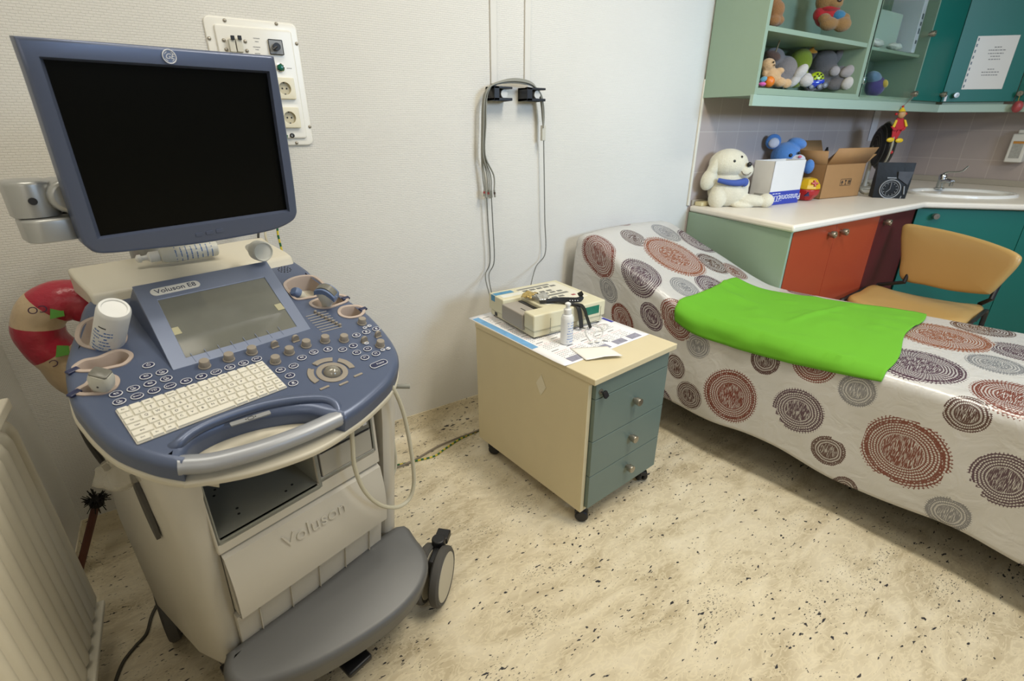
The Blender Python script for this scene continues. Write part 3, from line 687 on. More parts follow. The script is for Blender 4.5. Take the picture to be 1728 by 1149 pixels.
for cxx in range(5):
    for cyy in range(6):
        x0 = .045 + cxx * (cw - .08) / 5; y0 = .05 + cyy * (chh - .07) / 6; wq = (cw - .08) / 5 * .82; hq = (chh - .07) / 6 * .74
        qd(bk, x0, y0 + hq, wq * .55, .003)
        for r_i in range(5):
            for c_i in range(7):
                if random.random() < .1: continue
                qd(rd if r_i == 4 or (random.random() < .05) else bk, x0 + c_i * wq / 7, y0 + r_i * hq / 5.4, wq / 7 * .55, .0022)
for i, fx in enumerate((.10, .42, .62, .80)): qd(ph, cw * fx, .01, cw * .13, .034)
bl.build('header_bar', mat('calendar_blue', '3A3E9A', .6), CAL, smooth=False); bk.build('day_mark', M_INK, CAL, smooth=False); rd.build('holiday_mark', M_REDINK, CAL, smooth=False)
ph.build('photo_print', mat('photo_grey', '8D8C9C', .5, var=.5, vscale=60), CAL, smooth=False); sky.build('side_band', mat('calendar_sky', '6FA3CF', .6, var=.3, vscale=25), CAL, smooth=False)
# electrocardiograph
e0 = pc(575, 750, zt + .012); e1 = pc(1262, 572, zt + .012); e2 = pc(150, 500, zt + .012)
ex = e1 - e0; ey = e2 - e0; EW, EDp = ex.length, ey.length
Mek = frame(e0, ex, ey); Mek.translation.z = zt; ez = math.atan2(ex.y, ex.x)
ECG = thing('electrocardiograph', 'cream chart recorder with grey paper tray standing on the pedestal', 'medical recorder', Mek.translation, ez)
M_ECG = mat('recorder_cream', 'CFC9AC', .45, var=.03); M_ECGG = mat('recorder_grey', '9B948A', .5, var=.03)
EH = .098
# body outline seen from above with the paper bay cut out on the left
bay0, bay1, bayd = EDp * .20, EDp * .66, EW * .25
ol = [(0, 0), (EW, 0), (EW, EDp), (0, EDp), (0, bay1), (bayd, bay1), (bayd, bay0), (0, bay0)]
b = B(); b.prism(ol, .034, EH); EB = b.build('upper_case', M_ECG, ECG, bevel=.006)
b = B(); b.prism([(.006, .006), (EW - .008, .006), (EW - .008, EDp - .006), (.006, EDp - .006)], .008, .0335); b.build('lower_case', M_ECG, ECG, bevel=.004)
b = B(); b.box((bayd / 2 - .003, (bay0 + bay1) / 2, .052), (bayd + .006, bay1 - bay0 - .002, .062)); b.build('paper_tray', M_ECGG, ECG, bevel=.004)
b = B(); b.box((bayd - .012, (bay0 + bay1) / 2, .0835), (.016, bay1 - bay0 - .02, .004)); b.build('paper_slot', M_BLACK, ECG)
b = B(); b.box((bayd * .35, bay0 + .05, .0833), (.004, .03, .001)); b.build('tray_mark', M_INK, ECG)
for x in (.02, EW - .02):
    for y in (.02, EDp - .02): B().cyl((x, y, 0), (x, y, .009), .008, n=14).build('foot', M_BLACK, ECG)
b = B(); b.box((EW * .62, EDp * .58, EH), (EW * .6, EDp * .70, .002)); KPD = b.build('key_panel', mat('recorder_panel', 'D9D5C4', .4), ECG, bevel=.0008)
b = B()
for i in range(5): b.box((EW * (.40 + .1 * i), EDp * .80, EH + .0012), (EW * .075, EDp * .05, .0012))
for r_i, n_i in ((.66, 3), (.58, 4), (.40, 3)):
    for i in range(n_i): b.box((EW * (.45 + .1 * i), EDp * r_i, EH + .0012), (EW * .07, EDp * .045, .0014))
b.build('panel_key', mat('key_grey', '6C6C66', .5), KPD)
b = B(); b.box((EW * .60, EDp * .49, EH + .0012), (EW * .42, EDp * .05, .001)); b.box((EW * .56, EDp * .88, EH + .0012), (EW * .46, EDp * .045, .001)); b.build('panel_stripe', mat('stripe_grey', '7C7C74', .5), KPD)
b = B(); b.box((EW * .80, EDp * .36, EH + .0012), (EW * .05, EDp * .04, .0015)); b.build('red_key', mat('key_red', '9A4048', .5), KPD)
b = B(); b.box((EW * .80, -.0005, .066), (EW * .21, .001, .033)); b.build('green_label', mat('label_green', '0F6B55', .4, var=.4, vscale=60), ECG)
b = B(); b.box((.022, EDp - .035, EH + .0004), (.035, .028, .001)); b.box((-.0004, EDp - .035, EH - .012), (.001, .028, .025)); b.box((.065, EDp - .035, EH + .0004), (.055, .028, .001)); b.build('blue_label', mat('label_blue', '3F86AE', .4), ECG)
b = B(); b.box((.07, EDp - .075, EH + .0004), (.11, .03, .001)); b.build('white_label', mat('label_white', 'D9DAD2', .5), ECG)
b = B(); b.box((-.0004 + .006, EDp * .85, .02), (.002, .018, .014)); b.build('power_inlet', M_BLACK, ECG)
b = B()
for x0 in (EW * .22, EW * .93): b.tube([(x0, -.0006, .075), (x0, -.0006, .02), (x0 + (.01 if x0 < .1 else -.01), -.0006, .02)], .0007, n=4)
b.tube([(EW * .22, .0045, .014), (EW * .9, .0045, .014)], .0007, n=4); b.build('clip_groove', M_INK, ECG)
# black electrode straps
def ribbon(pts, wd, th=.0025, up=None):
    P = cr([Vector(p) for p in pts], False, 6); b = B(); vs = []; n = len(P)
    for i in range(n):
        t = (P[min(i + 1, n - 1)] - P[max(i - 1, 0)]).normalized(); s_ = Vector(up[i * (len(up) - 1) // (n - 1)]) if isinstance(up, list) else Vector(up)
        s_ = (s_ - t * s_.dot(t)).normalized(); nn = t.cross(s_) * (th / 2); h = s_ * (wd / 2)
        vs += [P[i] - h - nn, P[i] + h - nn, P[i] + h + nn, P[i] - h + nn]
    fs = [(0, 1, 2, 3), tuple(4 * (n - 1) + k for k in (3, 2, 1, 0))]
    for i in range(n - 1):
        for k in range(4): fs.append((4 * i + k, 4 * i + (k + 1) % 4, 4 * i + 4 + (k + 1) % 4, 4 * i + 4 + k))
    return b.add(vs, fs)
def E3(x, y, z): return Mek @ Vector((x, y, z))
ST = thing('electrode_strap', 'black perforated rubber strap draped over the front of the cream recorder', 'strap', E3(EW * .6, .06, EH + .002))
M_STRAP = mat('strap_black', '1C1B1A', .5, var=.1)
zE = EH + .006
b = ribbon([E3(EW * .28, .10, zE), E3(EW * .42, .075, zE + .002), E3(EW * .52, .04, zE + .001), E3(EW * .56, .008, zE), E3(EW * .575, -.012, zE - .012), E3(EW * .60, -.016, .05), E3(EW * .61, -.02, .012)], .02, up=[(1, .4, 0)] * 3 + [(1, .1, 0)] * 3)
b.build('strap_end', M_STRAP, ST, world=True)
b = ribbon([E3(EW * .34, .085, zE + .004), E3(EW * .5, .065, zE + .006), E3(EW * .66, .035, zE + .004), E3(EW * .71, .03, zE + .014), E3(EW * .70, .04, zE + .032)], .02, up=[(0, .3, 1)] * 6)
b.build('strap_end', M_STRAP, ST, world=True)
b = ribbon([E3(EW * .50, .03, zE), E3(EW * .60, -.004, zE), E3(EW * .655, -.012, zE - .02), E3(EW * .69, -.016, .05), E3(EW * .72, -.03, .008)], .017, up=(1, .3, .0)); b.build('strap_end', M_STRAP, ST, world=True)
b = B()
for k in range(4):
    p = E3(EW * (.575 + .025 * k), .05 - .005 * k, zE + .004); b.cyl(p + Vector((-.0, -.006, 0)), p + Vector((0, -.009, .001)), .0018, n=8)
b.build('strap_hole', M_PRINT, ST, world=True)
# crumpled foil packets
random.seed(9)
for k, (fx, fy, c, nm, lb) in enumerate(((.30, .52, 'C9B071', 'foil_packet', 'small yellow-tipped foil packet lying crumpled on top of the recorder'), (.36, .40, 'C4C2BA', 'foil_packet', 'silver torn foil packet leaning against the black strap on the recorder'))):
    o = E3(EW * fx, EDp * fy, EH + .003); FP = B(Matrix.Translation(o) @ RZ(R(20 + 60 * k)))
    def crum(u, v, s=k): 
        n_ = noise.noise(Vector((u * 3 + s * 7, v * 4, s))); return ((u - .5) * .07, (v - .5) * .05 + .01 * n_, .008 + .014 * abs(n_) + .012 * math.sin(u * 3.1))
    FP.grid(crum, 14, 10); tag(FP.build(nm, mat('foil_' + c, c, .22, .75, bump=(90, .5, .003)), solid=.0012), lb, 'foil packet', 'foil packets on the recorder')
# gel bottle
def print_rows(b, r, z0, z1, rows, a0, a1, seed=1, hgt=.0022):
    """fine rows of illegible print wrapped round a bottle of radius r"""
    random.seed(seed)
    for i in range(rows):
        z = z1 - (z1 - z0) * i / max(1, rows - 1); a = a0 + random.random() * .2
        while a < a1:
            da = random.uniform(.05, .22); h = hgt * random.uniform(.7, 1.3)
            q = []
            for zz in (z - h / 2, z + h / 2): q += [(r * math.cos(a), r * math.sin(a), zz), (r * math.cos(a + da * .5), r * math.sin(a + da * .5), zz), (r * math.cos(a + da), r * math.sin(a + da), zz)]
            b.add(q, [(0, 1, 4, 3), (1, 2, 5, 4)]); a += da + .04
            if random.random() < .12: a += .25
def gel_bottle(label, M, r=.0245, h=.125, group=None, seed=1, cap=True, matb=None, ang=(-2.6, -.7)):
    o = thing('gel_bottle', label, 'bottle', M.translation, 0, group); MW[o.name] = M; o.matrix_world = M; o.rotation_euler = M.to_euler(); o.location = M.translation
    B().lathe([(0, .001), (r * .82, 0), (r * .97, .003), (r, .008), (r, h * .8), (r * .97, h * .86), (r * .8, h * .94), (r * .52, h * .97), (r * .5, h)], 36).build('bottle_body', matb or mat('bottle_white', 'DCDDDC', .38, var=.02), o)
    if cap: B().lathe([(r * .62, h * .97), (r * .64, h * 1.0), (r * .62, h * 1.12), (r * .36, h * 1.15), (r * .3, h * 1.2), (r * .3, h * 1.24), (r * .48, h * 1.25), (r * .46, h * 1.3), (r * .2, h * 1.33), (0, h * 1.335)], 24).build('pump_cap', mat('cap_white', 'D9D9D6', .4, var=.02), o)
    pr_ = B(); print_rows(pr_, r + .0004, h * .12, h * .72, 8, ang[0], ang[1], seed); pr_.build('print', M_BLUEINK, o, smooth=False)
    return o
gb = pc(893, 800, zt + .001); gb.z = zt + .0018
gel_bottle('white gel bottle with spout cap standing in front of the recorder on the pedestal', T(*gb) @ RZ(R(20)), .0225, .118, seed=3)
# white lead wires with round discs, and a blank folded paper
eo = pc(1190, 790); b = B()
LW = thing('electrode_lead', 'white electrode lead with three round clips lying on the calendar', 'electrode lead', (eo.x, eo.y, zt + .002))
for i, (x, y) in enumerate(((1130, 805), (1195, 795), (1270, 780))):
    p = pc(x, y); B(T(p.x, p.y, zt + .0025) @ RX(R(-18)) @ RY(R(8 * i))).lathe([(.0095, 0), (.0105, .0015), (.0095, .0035), (.003, .0042), (0, .0055)], 24).build('clip', mat('clip_white', 'D6D5CF', .4), LW, world=True)
wp = [pc(*p) for p in ((1130, 790), (1085, 720), (1090, 670), (1150, 640), (1230, 660), (1250, 710), (1220, 755), (1190, 760), (1160, 740), (1190, 690), (1260, 690), (1300, 640), (1240, 620), (1180, 640))]
B().tube(cr([Vector((p.x, p.y, zt + .0035 + .002 * (i % 3))) for i, p in enumerate(wp)], False, 5), .0014, n=6).build('wire', mat('wire_white', 'CFCEC8', .4), LW, world=True)
pf = [pc(1085, 975), pc(1440, 945), pc(1290, 835), pc(930, 855)]
b = B()
def fold(u, v):
    p = (pf[0] * (1 - u) + pf[1] * u) * (1 - v) + (pf[3] * (1 - u) + pf[2] * u) * v
    return (p.x, p.y, zt + .003 + .014 * (1 - v) * (.3 + .7 * u) * (1 - .55 * abs(2 * u - 1)))
b.grid(fold, 14, 8); tag(b.build('paper_slip', mat('paper_slip_white', 'E6E3DC', .6, var=.02), solid=.0005), 'blank white paper slip curling up at the front of the pedestal top', 'paper')

# ---------------------------------------------------------------- examination couch
def m_cover():
    m, N, L, p = nodes_mat('medallion_cloth')
    def at(n, f): a = nd(N, 'Attribute'); a.attribute_name = n; return a.outputs[f]
    uv = at('cloth', 'Vector'); cen = at('cc', 'Vector'); rad = at('cr', 'Fac'); col = at('ck', 'Color')
    d = nd(N, 'VectorMath', operation='SUBTRACT'); L.new(uv, d.inputs[0]); L.new(cen, d.inputs[1])
    ln = nd(N, 'VectorMath', operation='LENGTH'); L.new(d.outputs[0], ln.inputs[0])
    def mth(op, a, b_=None, c=None):
        n = nd(N, 'Math', operation=op)
        for i, x in enumerate((a, b_, c)):
            if x is None: continue
            if isinstance(x, (int, float)): n.inputs[i].default_value = x
            else: L.new(x, n.inputs[i])
        return n.outputs[0]
    dist = ln.outputs['Value']; t = mth('DIVIDE', dist, rad)
    sp = nd(N, 'SeparateXYZ'); L.new(d.outputs[0], sp.inputs[0])
    ang = mth('ARCTAN2', sp.outputs[1], sp.outputs[0])
    nz = nd(N, 'TexNoise', i_Scale=45, i_Detail=2); L.new(uv, nz.inputs['Vector'])
    wob = mth('MULTIPLY', mth('SUBTRACT', nz.outputs['Fac'], .5), .007)
    dw = mth('ADD', dist, wob); tw = mth('DIVIDE', dw, rad)
    ph = mth('MULTIPLY', dw, 720.0)
    idx = mth('FLOOR', mth('DIVIDE', ph, 6.28318))
    kk = mth('FLOOR', mth('MULTIPLY_ADD', rad, 260.0, 34.0))
    teeth = mth('SINE', mth('MULTIPLY_ADD', idx, 2.4, mth('MULTIPLY', ang, kk)))
    ringm = mth('GREATER_THAN', mth('MULTIPLY_ADD', teeth, .8, mth('SINE', ph)), -.3)
    mp = nd(N, 'Mapping'); mp.inputs['Rotation'].default_value = (0, 0, R(28)); mp.inputs['Scale'].default_value = (560, 42, 1); L.new(uv, mp.inputs[0])
    hz = nd(N, 'TexNoise', i_Scale=1, i_Detail=2); L.new(mp.outputs[0], hz.inputs['Vector'])
    hat = mth('GREATER_THAN', hz.outputs['Fac'], .44)
    core = mth('LESS_THAN', tw, .46)
    ink0 = mth('ADD', mth('MULTIPLY', core, hat), mth('MULTIPLY', mth('SUBTRACT', 1.0, core), ringm))
    solid = mth('MULTIPLY', mth('GREATER_THAN', tw, .8), mth('LESS_THAN', tw, .87))
    sz = nd(N, 'TexNoise', i_Scale=170, i_Detail=1); L.new(uv, sz.inputs['Vector'])
    ink1 = mth('MAXIMUM', ink0, mth('MULTIPLY', solid, mth('GREATER_THAN', sz.outputs['Fac'], .42)))
    edge = mth('LESS_THAN', mth('ADD', t, mth('MULTIPLY', mth('ABSOLUTE', mth('SINE', mth('MULTIPLY', ang, 30.0))), .05)), 1.02)
    ink = mth('MULTIPLY', ink1, edge)
    ai = nd(N, 'Attribute'); ai.attribute_name = 'ci'; ink = mth('MULTIPLY', ink, ai.outputs['Fac'])
    mx = nd(N, 'Mix', data_type='RGBA'); mx.inputs[6].default_value = srgb('BEBCB8'); L.new(col, mx.inputs[7]); L.new(ink, mx.inputs[0])
    L.new(mx.outputs[2], p.inputs['Base Color'])
    p.inputs['Roughness'].default_value = .3; p.inputs['Specular IOR Level'].default_value = .6; p.inputs['Coat Weight'].default_value = .25; p.inputs['Coat Roughness'].default_value = .15
    wz = nd(N, 'TexNoise', i_Scale=13, i_Detail=3, i_Distortion=1.2); L.new(uv, wz.inputs['Vector'])
    bp = nd(N, 'Bump'); bp.inputs['Strength'].default_value = .35; bp.inputs['Distance'].default_value = .012; L.new(wz.outputs['Fac'], bp.inputs['Height']); L.new(bp.outputs[0], p.inputs['Normal'])
    return m
HL = Vector((1.655, 1.81)); HR = Vector((2.225, 1.86)); FL_ = Vector((1.895, .06)); FR_ = Vector((2.73, .12))
BL_ = 2.0
def sstep(a, b_, x): x = max(0, min(1, (x - a) / (b_ - a))); return x * x * (3 - 2 * x)
def ledge(s):
    k = s / 1.78
    p = HL.lerp(FL_, k); p.x += .03 * math.sin(math.pi * min(1, max(0, k)))  ; return p
def redge(s):
    k = s / 1.78; p = HR.lerp(FR_, k); p.x += .0 * math.sin(math.pi * min(1, max(0, k))); return p
def topz(s):
    e = .5 * ((.60 - s) + math.sqrt((.60 - s) ** 2 + .004)); return .60 + .285 * e / .601 - .02 * math.exp(-(s / .03) ** 2)
def couch(s, t):
    """s: metres from the head edge, t: metres across from the left edge (negative hangs down the left side)"""
    sc = max(0, min(BL_, s)); l = ledge(sc); r_ = redge(sc); wdt = (r_ - l).length; n = (r_ - l) / wdt
    tc = max(0, min(wdt, t)); p = l + n * tc; z = topz(sc)
    dl, dr2, dh, df = max(0, -t), max(0, t - wdt), max(0, -s), max(0, s - BL_)
    rad = .035
    def drop(d):  # rounded edge then vertical
        if d <= 0: return 0, 0
        a = min(d / rad, math.pi / 2)
        return rad * (1 - math.cos(a)) + max(0, d - rad * math.pi / 2), rad * math.sin(a)
    zl, ol_ = drop(dl); zr, or_ = drop(dr2); zh, oh = drop(dh); zf, of = drop(df)
    crown = .012 * math.sin(math.pi * tc / wdt)
    off = -n * ol_ + n * or_
    ax = (ledge(sc + .01) - l).normalized(); off += ax * (of - oh)
    dd = max(zl, zr, zh, zf)
    wv = noise.noise(Vector((s * 3.1, t * 2.2, 1.7))) * .5 + noise.noise(Vector((s * 7, t * 5, 4.2))) * .28
    amp = .006 + .028 * min(1, dd / .3) + .012 * (1 - sstep(.2, .9, s))
    side = -n if dl > 0 else (n if dr2 > 0 else Vector((0, 0)))
    pz = z - dd + crown + (wv * amp * (.5 if dd == 0 else 0))
    pp = p + off + side * (wv * amp + (.0 + .02 * min(1, dd / .4)) )
    if dl > 0: pp = pp + ax * (.006 * math.sin(s * 17) * min(1, dl / .3))
    return Vector((pp.x, pp.y, pz))
def hem(s): return .445 + .012 * math.sin(s * 5 + .8) + .012 * math.sin(s * 11) - .05 * sstep(.5, .0, s)
b = B(); NU, NVv = 150, 150; uvs = []
S0, S1 = -.34, BL_ + .5
for j in range(NVv + 1):
    for i in range(NU + 1):
        s = S0 + (S1 - S0) * j / NVv
        sc = max(0, min(BL_, s)); wdt = (redge(sc) - ledge(sc)).length
        dropl = hem(sc) + (topz(sc) - .6) * .9
        t = -dropl + (wdt + dropl + .54) * i / NU
        uvs.append((s, t)); b.v.append(couch(s, t))
b.f = [(j * (NU + 1) + i, j * (NU + 1) + i + 1, (j + 1) * (NU + 1) + i + 1, (j + 1) * (NU + 1) + i) for j in range(NVv) for i in range(NU)]
CV = B(); CV.v = b.v; CV.f = b.f
BVH = BVHTree.FromPolygons(b.v, b.f)
def cloth_uv(x, y):
    hit, nrm, idx, dist = BVH.ray_cast(CAMLOC, ray(x, y).normalized())
    if hit is None: return None
    f = CV.f[idx]; ws = [1 / ((CV.v[k] - hit).length + 1e-6) ** 2 for k in f]; W_ = sum(ws)
    return Vector((sum(uvs[k][0] * q for k, q in zip(f, ws)) / W_, sum(uvs[k][1] * q for k, q in zip(f, ws)) / W_, 0))
c7 = lambda x, y: (960 + x / 2.25, 350 + y / 2.25)
c8 = lambda x, y: (960 + x / 2.172, 620 + y / 2.172)
CB, CD, CP, CG, CO = '6B3327', '4A2E2A', '4B3441', '77777A', '83492F'
MED = [(c7, 115, 180, 60, 80, CB), (c7, 247, 118, 46, 24, CD), (c7, 368, 97, 42, 22, CG), (c7, 400, 187, 88, 57, CO), (c7, 268, 255, 70, 68, CP), (c7, 545, 215, 38, 30, CD), (c7, 485, 130, 50, 27, CP),
       (c7, 438, 305, 42, 36, CG), (c7, 150, 310, 30, 48, CG), (c7, 545, 302, 45, 40, CP), (c7, 627, 245, 28, 22, CB), (c7, 205, 425, 60, 30, CB), (c7, 313, 415, 40, 50, CP), (c7, 410, 425, 55, 76, CB),
       (c7, 490, 525, 40, 52, CG), (c7, 408, 605, 36, 45, CD), (c7, 745, 580, 60, 55, CD), (c7, 455, 712, 47, 48, CD), (c7, 617, 715, 95, 112, CB), (c7, 868, 770, 95, 90, CP), (c7, 935, 590, 110, 52, CB), (c7, 1092, 697, 77, 62, CG),
       (c7, 1325, 600, 115, 75, CP), (c7, 1415, 490, 140, 50, CO), (c7, 1570, 463, 80, 25, CD), (c7, 1622, 598, 95, 32, CG), (c7, 1710, 552, 70, 38, CP), (c7, 1508, 785, 98, 64, CD), (c7, 1712, 730, 84, 95, CB),
       (c8, 1220, 305, 165, 130, CB), (c8, 953, 305, 65, 55, CD), (c8, 703, 268, 58, 42, CG), (c8, 1595, 412, 122, 110, CP), (c8, 1393, 535, 88, 57, CG)]
PALE = [(c8, 745, 175, 55, 50), (c8, 1015, 230, 60, 55), (c8, 1275, 170, 100, 60), (c8, 820, 300, 50, 42), (c8, 1450, 435, 72, 75), (c8, 1580, 600, 95, 60), (c8, 1140, 420, 80, 50), (c7, 600, 560, 55, 45), (c7, 700, 170, 40, 40)]
circ = []
for fn, x, y, rx, ry, c in MED:
    o = cloth_uv(*fn(x, y)); q1 = cloth_uv(*fn(x + rx * .8, y)); q2 = cloth_uv(*fn(x - rx * .8, y)); q3 = cloth_uv(*fn(x, y + ry * .8)); q4 = cloth_uv(*fn(x, y - ry * .8))
    ds = [(q - o).length / .8 for q in (q1, q2, q3, q4) if q and o]
    if o is None or not ds: continue
    ds.sort(); circ.append((o, min(.16, sum(ds) / len(ds)), srgb(c), 1.0))
for fn, x, y, rx, ry in PALE:
    o = cloth_uv(*fn(x, y)); q1 = cloth_uv(*fn(x + rx * .8, y)); q2 = cloth_uv(*fn(x, y + ry * .8)); ds = [(q - o).length / .8 for q in (q1, q2) if q and o]
    if o is None or not ds: continue
    circ.append((o, sum(ds) / len(ds), srgb('BDBBB6'), .55))
random.seed(5)   # unseen parts of the cloth carry on the same print
for k in range(400):
    o = Vector((random.uniform(S0, S1), random.uniform(-.5, 1.3), 0)); rr = random.choice((.05, .07, .1))
    q = couch(o.x, o.y); 
    if all((o - c_[0]).length > c_[1] + rr + .02 for c_ in circ):
        d_ = q - CAMLOC; hit, nr, ix, ds = BVH.ray_cast(CAMLOC, d_.normalized()); z_ = d_.dot(_f)
        if hit is not None and (hit - q).length < .03 and 0 < 864 + FPX * d_.dot(_r) / z_ < 1728 and 574 + FPX * d_.dot(_d) / z_ < 1149: continue
        circ.append((o, rr, srgb(random.choice((CB, CD, CP, CG))), 1.0))
CV = B(); CV.v = b.v; CV.f = b.f
me = bpy.data.meshes.new('patterned_cover'); me.from_pydata([tuple(v) for v in b.v], [], b.f)
me.polygons.foreach_set('use_smooth', [True] * len(me.polygons))
a = me.attributes.new('cloth', 'FLOAT_VECTOR', 'POINT'); a.data.foreach_set('vector', [k for u, v in uvs for k in (u, v, 0)])
cc, rr_, ck, ci = [], [], [], []
for f in b.f:
    u = sum(uvs[k][0] for k in f) / 4; v = sum(uvs[k][1] for k in f) / 4; best = min(circ, key=lambda c: (u - c[0].x) ** 2 + (v - c[0].y) ** 2 - c[1] ** 2)
    cc += list(best[0]); rr_.append(best[1]); ck += best[2]; ci.append(best[3])
me.attributes.new('cc', 'FLOAT_VECTOR', 'FACE').data.foreach_set('vector', cc); me.attributes.new('cr', 'FLOAT', 'FACE').data.foreach_set('value', rr_)
me.attributes.new('ck', 'FLOAT_COLOR', 'FACE').data.foreach_set('color', ck); me.attributes.new('ci', 'FLOAT', 'FACE').data.foreach_set('value', ci)
me.materials.append(m_cover()); ob = bpy.data.objects.new('patterned_cover', me); COL.objects.link(ob); MW[ob.name] = Matrix()
k = ob.modifiers.new('thick', 'SOLIDIFY'); k.thickness = .003; k.offset = -1
tag(ob, 'shiny white couch cover printed with brown and grey medallions', 'cover')
CO_ = thing('examination_couch', 'examination couch with raised head end under the medallion cover', 'couch', (ledge(1).x + .4, ledge(1).y, 0))
b2 = B(); NN = 30
def inner(u, v): s = .02 + (BL_ - .04) * v; sc = s; w_ = (redge(sc) - ledge(sc)).length; q = couch(s, .02 + (w_ - .04) * u); return q - Vector((0, 0, .03))
vs = []; nu_, nv_ = 12, 40
for dz in (0, -.09):
    for j in range(nv_ + 1):
        for i in range(nu_ + 1): q = inner(i / nu_, j / nv_); vs.append((q.x, q.y, q.z + dz))
n0 = (nu_ + 1) * (nv_ + 1); fs = []
for o_ in (0, n0): fs += [(o_ + j * (nu_ + 1) + i, o_ + j * (nu_ + 1) + i + 1, o_ + (j + 1) * (nu_ + 1) + i + 1, o_ + (j + 1) * (nu_ + 1) + i) for j in range(nv_) for i in range(nu_)]
bd = [(0, i) for i in range(nu_)] ; 
for i in range(nu_): fs.append((i, i + 1, n0 + i + 1, n0 + i)); q = nv_ * (nu_ + 1); fs.append((q + i, q + i + 1, n0 + q + i + 1, n0 + q + i))
for j in range(nv_): p_ = j * (nu_ + 1); q = (j + 1) * (nu_ + 1); fs.append((p_, q, n0 + q, n0 + p_)); fs.append((p_ + nu_, q + nu_, n0 + q + nu_, n0 + p_ + nu_))
b2.add(vs, fs); b2.build('mattress', mat('vinyl_brown', '4A3B30', .5), CO_, world=True)
fq = [ledge(.1), redge(.1), redge(1.9), ledge(1.9)]; ctr = (fq[0] + fq[2]) / 2
lg_ = [q.lerp(ctr, .42) for q in fq]
b = B(); b.tube([(p.x, p.y, .44) for p in lg_], .018, n=10, closed=True); b.build('couch_frame', mat('frame_cream', 'B8B2A0', .45), CO_, world=True)
b = B(); b.box((ctr.x + .08, ctr.y, .215), (.34, 1.3, .43), rz=math.atan2((FL_ - HL).y, (FL_ - HL).x) + R(90)); b.build('light_absorbing_base', M_BLACK, CO_, world=True, bevel=.01)  # black box added under the couch to soak up light; also its support
# green towel laid over the couch
def near_uv(x, y):
    q = cloth_uv(x, y)
    if q: return q
    best = None
    for v, uv in zip(CV.v, uvs):
        d = v - CAMLOC; z_ = d.dot(_f); e = (864 + FPX * d.dot(_r) / z_ - x) ** 2 + (574.5 + FPX * d.dot(_d) / z_ - y) ** 2
        if uv[1] < (redge(max(0, uv[0])) - ledge(max(0, uv[0]))).length + .03 and (best is None or e < best[0]): best = (e, uv)
    return Vector((*best[1], 0))
tq = [near_uv(*p) for p in ((1141, 541), (1487, 643), (1563, 524), (1243, 472))]
def towel(u, v):
    e = Vector((0, 0, 0))
    p = (tq[0] * (1 - u) + tq[1] * u) * (1 - v) + (tq[3] * (1 - u) + tq[2] * u) * v
    bow = math.sin(math.pi * u); p.y -= .02 * bow * (1 - v); p.x += .012 * math.sin(v * 9) * (1 if u > .5 else -.6) * abs(2 * u - 1)
    q = couch(p.x, p.y); h = .01 + .010 * max(0, noise.noise(Vector((u * 3 + 2 * v, v * 5, 3)))) + .012 * max(0, noise.noise(Vector((u * 7 - 4 * v, v * 7 + 3 * u, 8)))) ** 1.5
    h += .008 * math.exp(-((u - .55 - .25 * (v - .5)) / .02) ** 2) * sstep(.25, .5, v) * sstep(.95, .7, v)
    n_ = Vector((-.25 if p.y < .03 else 0, 0, 1)) if p.y > -.02 else Vector((-1, -.2, .1)); return q + n_.normalized() * h
b = B(); b.grid(towel, 90, 60)
tag(b.build('green_towel', mat('towel_green', '5FA31C', .85, bump=(260, .25, .001), var=.05, vscale=9), solid=.003), 'bright green cloth sheet laid across the middle of the couch', 'cloth')
# ---------------------------------------------------------------- fitted cabinets along the tiled wall
M_SAGE = mat('sage_laminate', '8FA48F', .45, var=.03); M_VAL = mat('valance_laminate', '9FB5A6', .4, var=.03)
M_TEAL = mat('teal_laminate', '12685F', .42, var=.05); M_ORANGE = mat('orange_laminate', 'A23E22', .42, var=.05); M_RED = mat('oxblood_laminate', '551015', .42, var=.05)
M_TOP = mat('worktop_cream', 'E4DDD0', .35, var=.03)
def poly_prism(pts, z0, z1): return B().prism(pts, z0, z1)
def knob(o, d, par, name='knob', s=1.0):
    """nickel knob at o pointing along the horizontal direction d"""
    q = Vector(d).to_track_quat('Z', 'Y').to_matrix().to_4x4(); q.translation = o
    return B(q).lathe([(.009 * s, 0), (.009 * s, .012 * s), (.017 * s, .013 * s), (.018 * s, .034 * s), (.0165 * s, .037 * s), (.006 * s, .0372 * s), (.005 * s, .0345 * s), (0, .0345 * s)], 22).build(name, M_STEEL, par, world=True)
ZW = .921; BEND = Vector((3.853, 1.19)); DG = Vector((1, -1)).normalized(); DN = Vector((-1, -1)).normalized()
DE = BEND + DG * 1.2; WR = XR - .002; WB = WY - .01
wt = [(2.525, WB), (2.40, 1.215), (BEND.x, BEND.y), (DE.x, DE.y), (WR, DE.y), (WR, WB)]
WT = thing('worktop', 'cream worktop running round the corner over the orange and teal units', 'worktop', (3.2, 1.6, ZW))
B().prism(wt, ZW - .036, ZW).build('worktop_board', M_TOP, WT, bevel=.012, world=True)
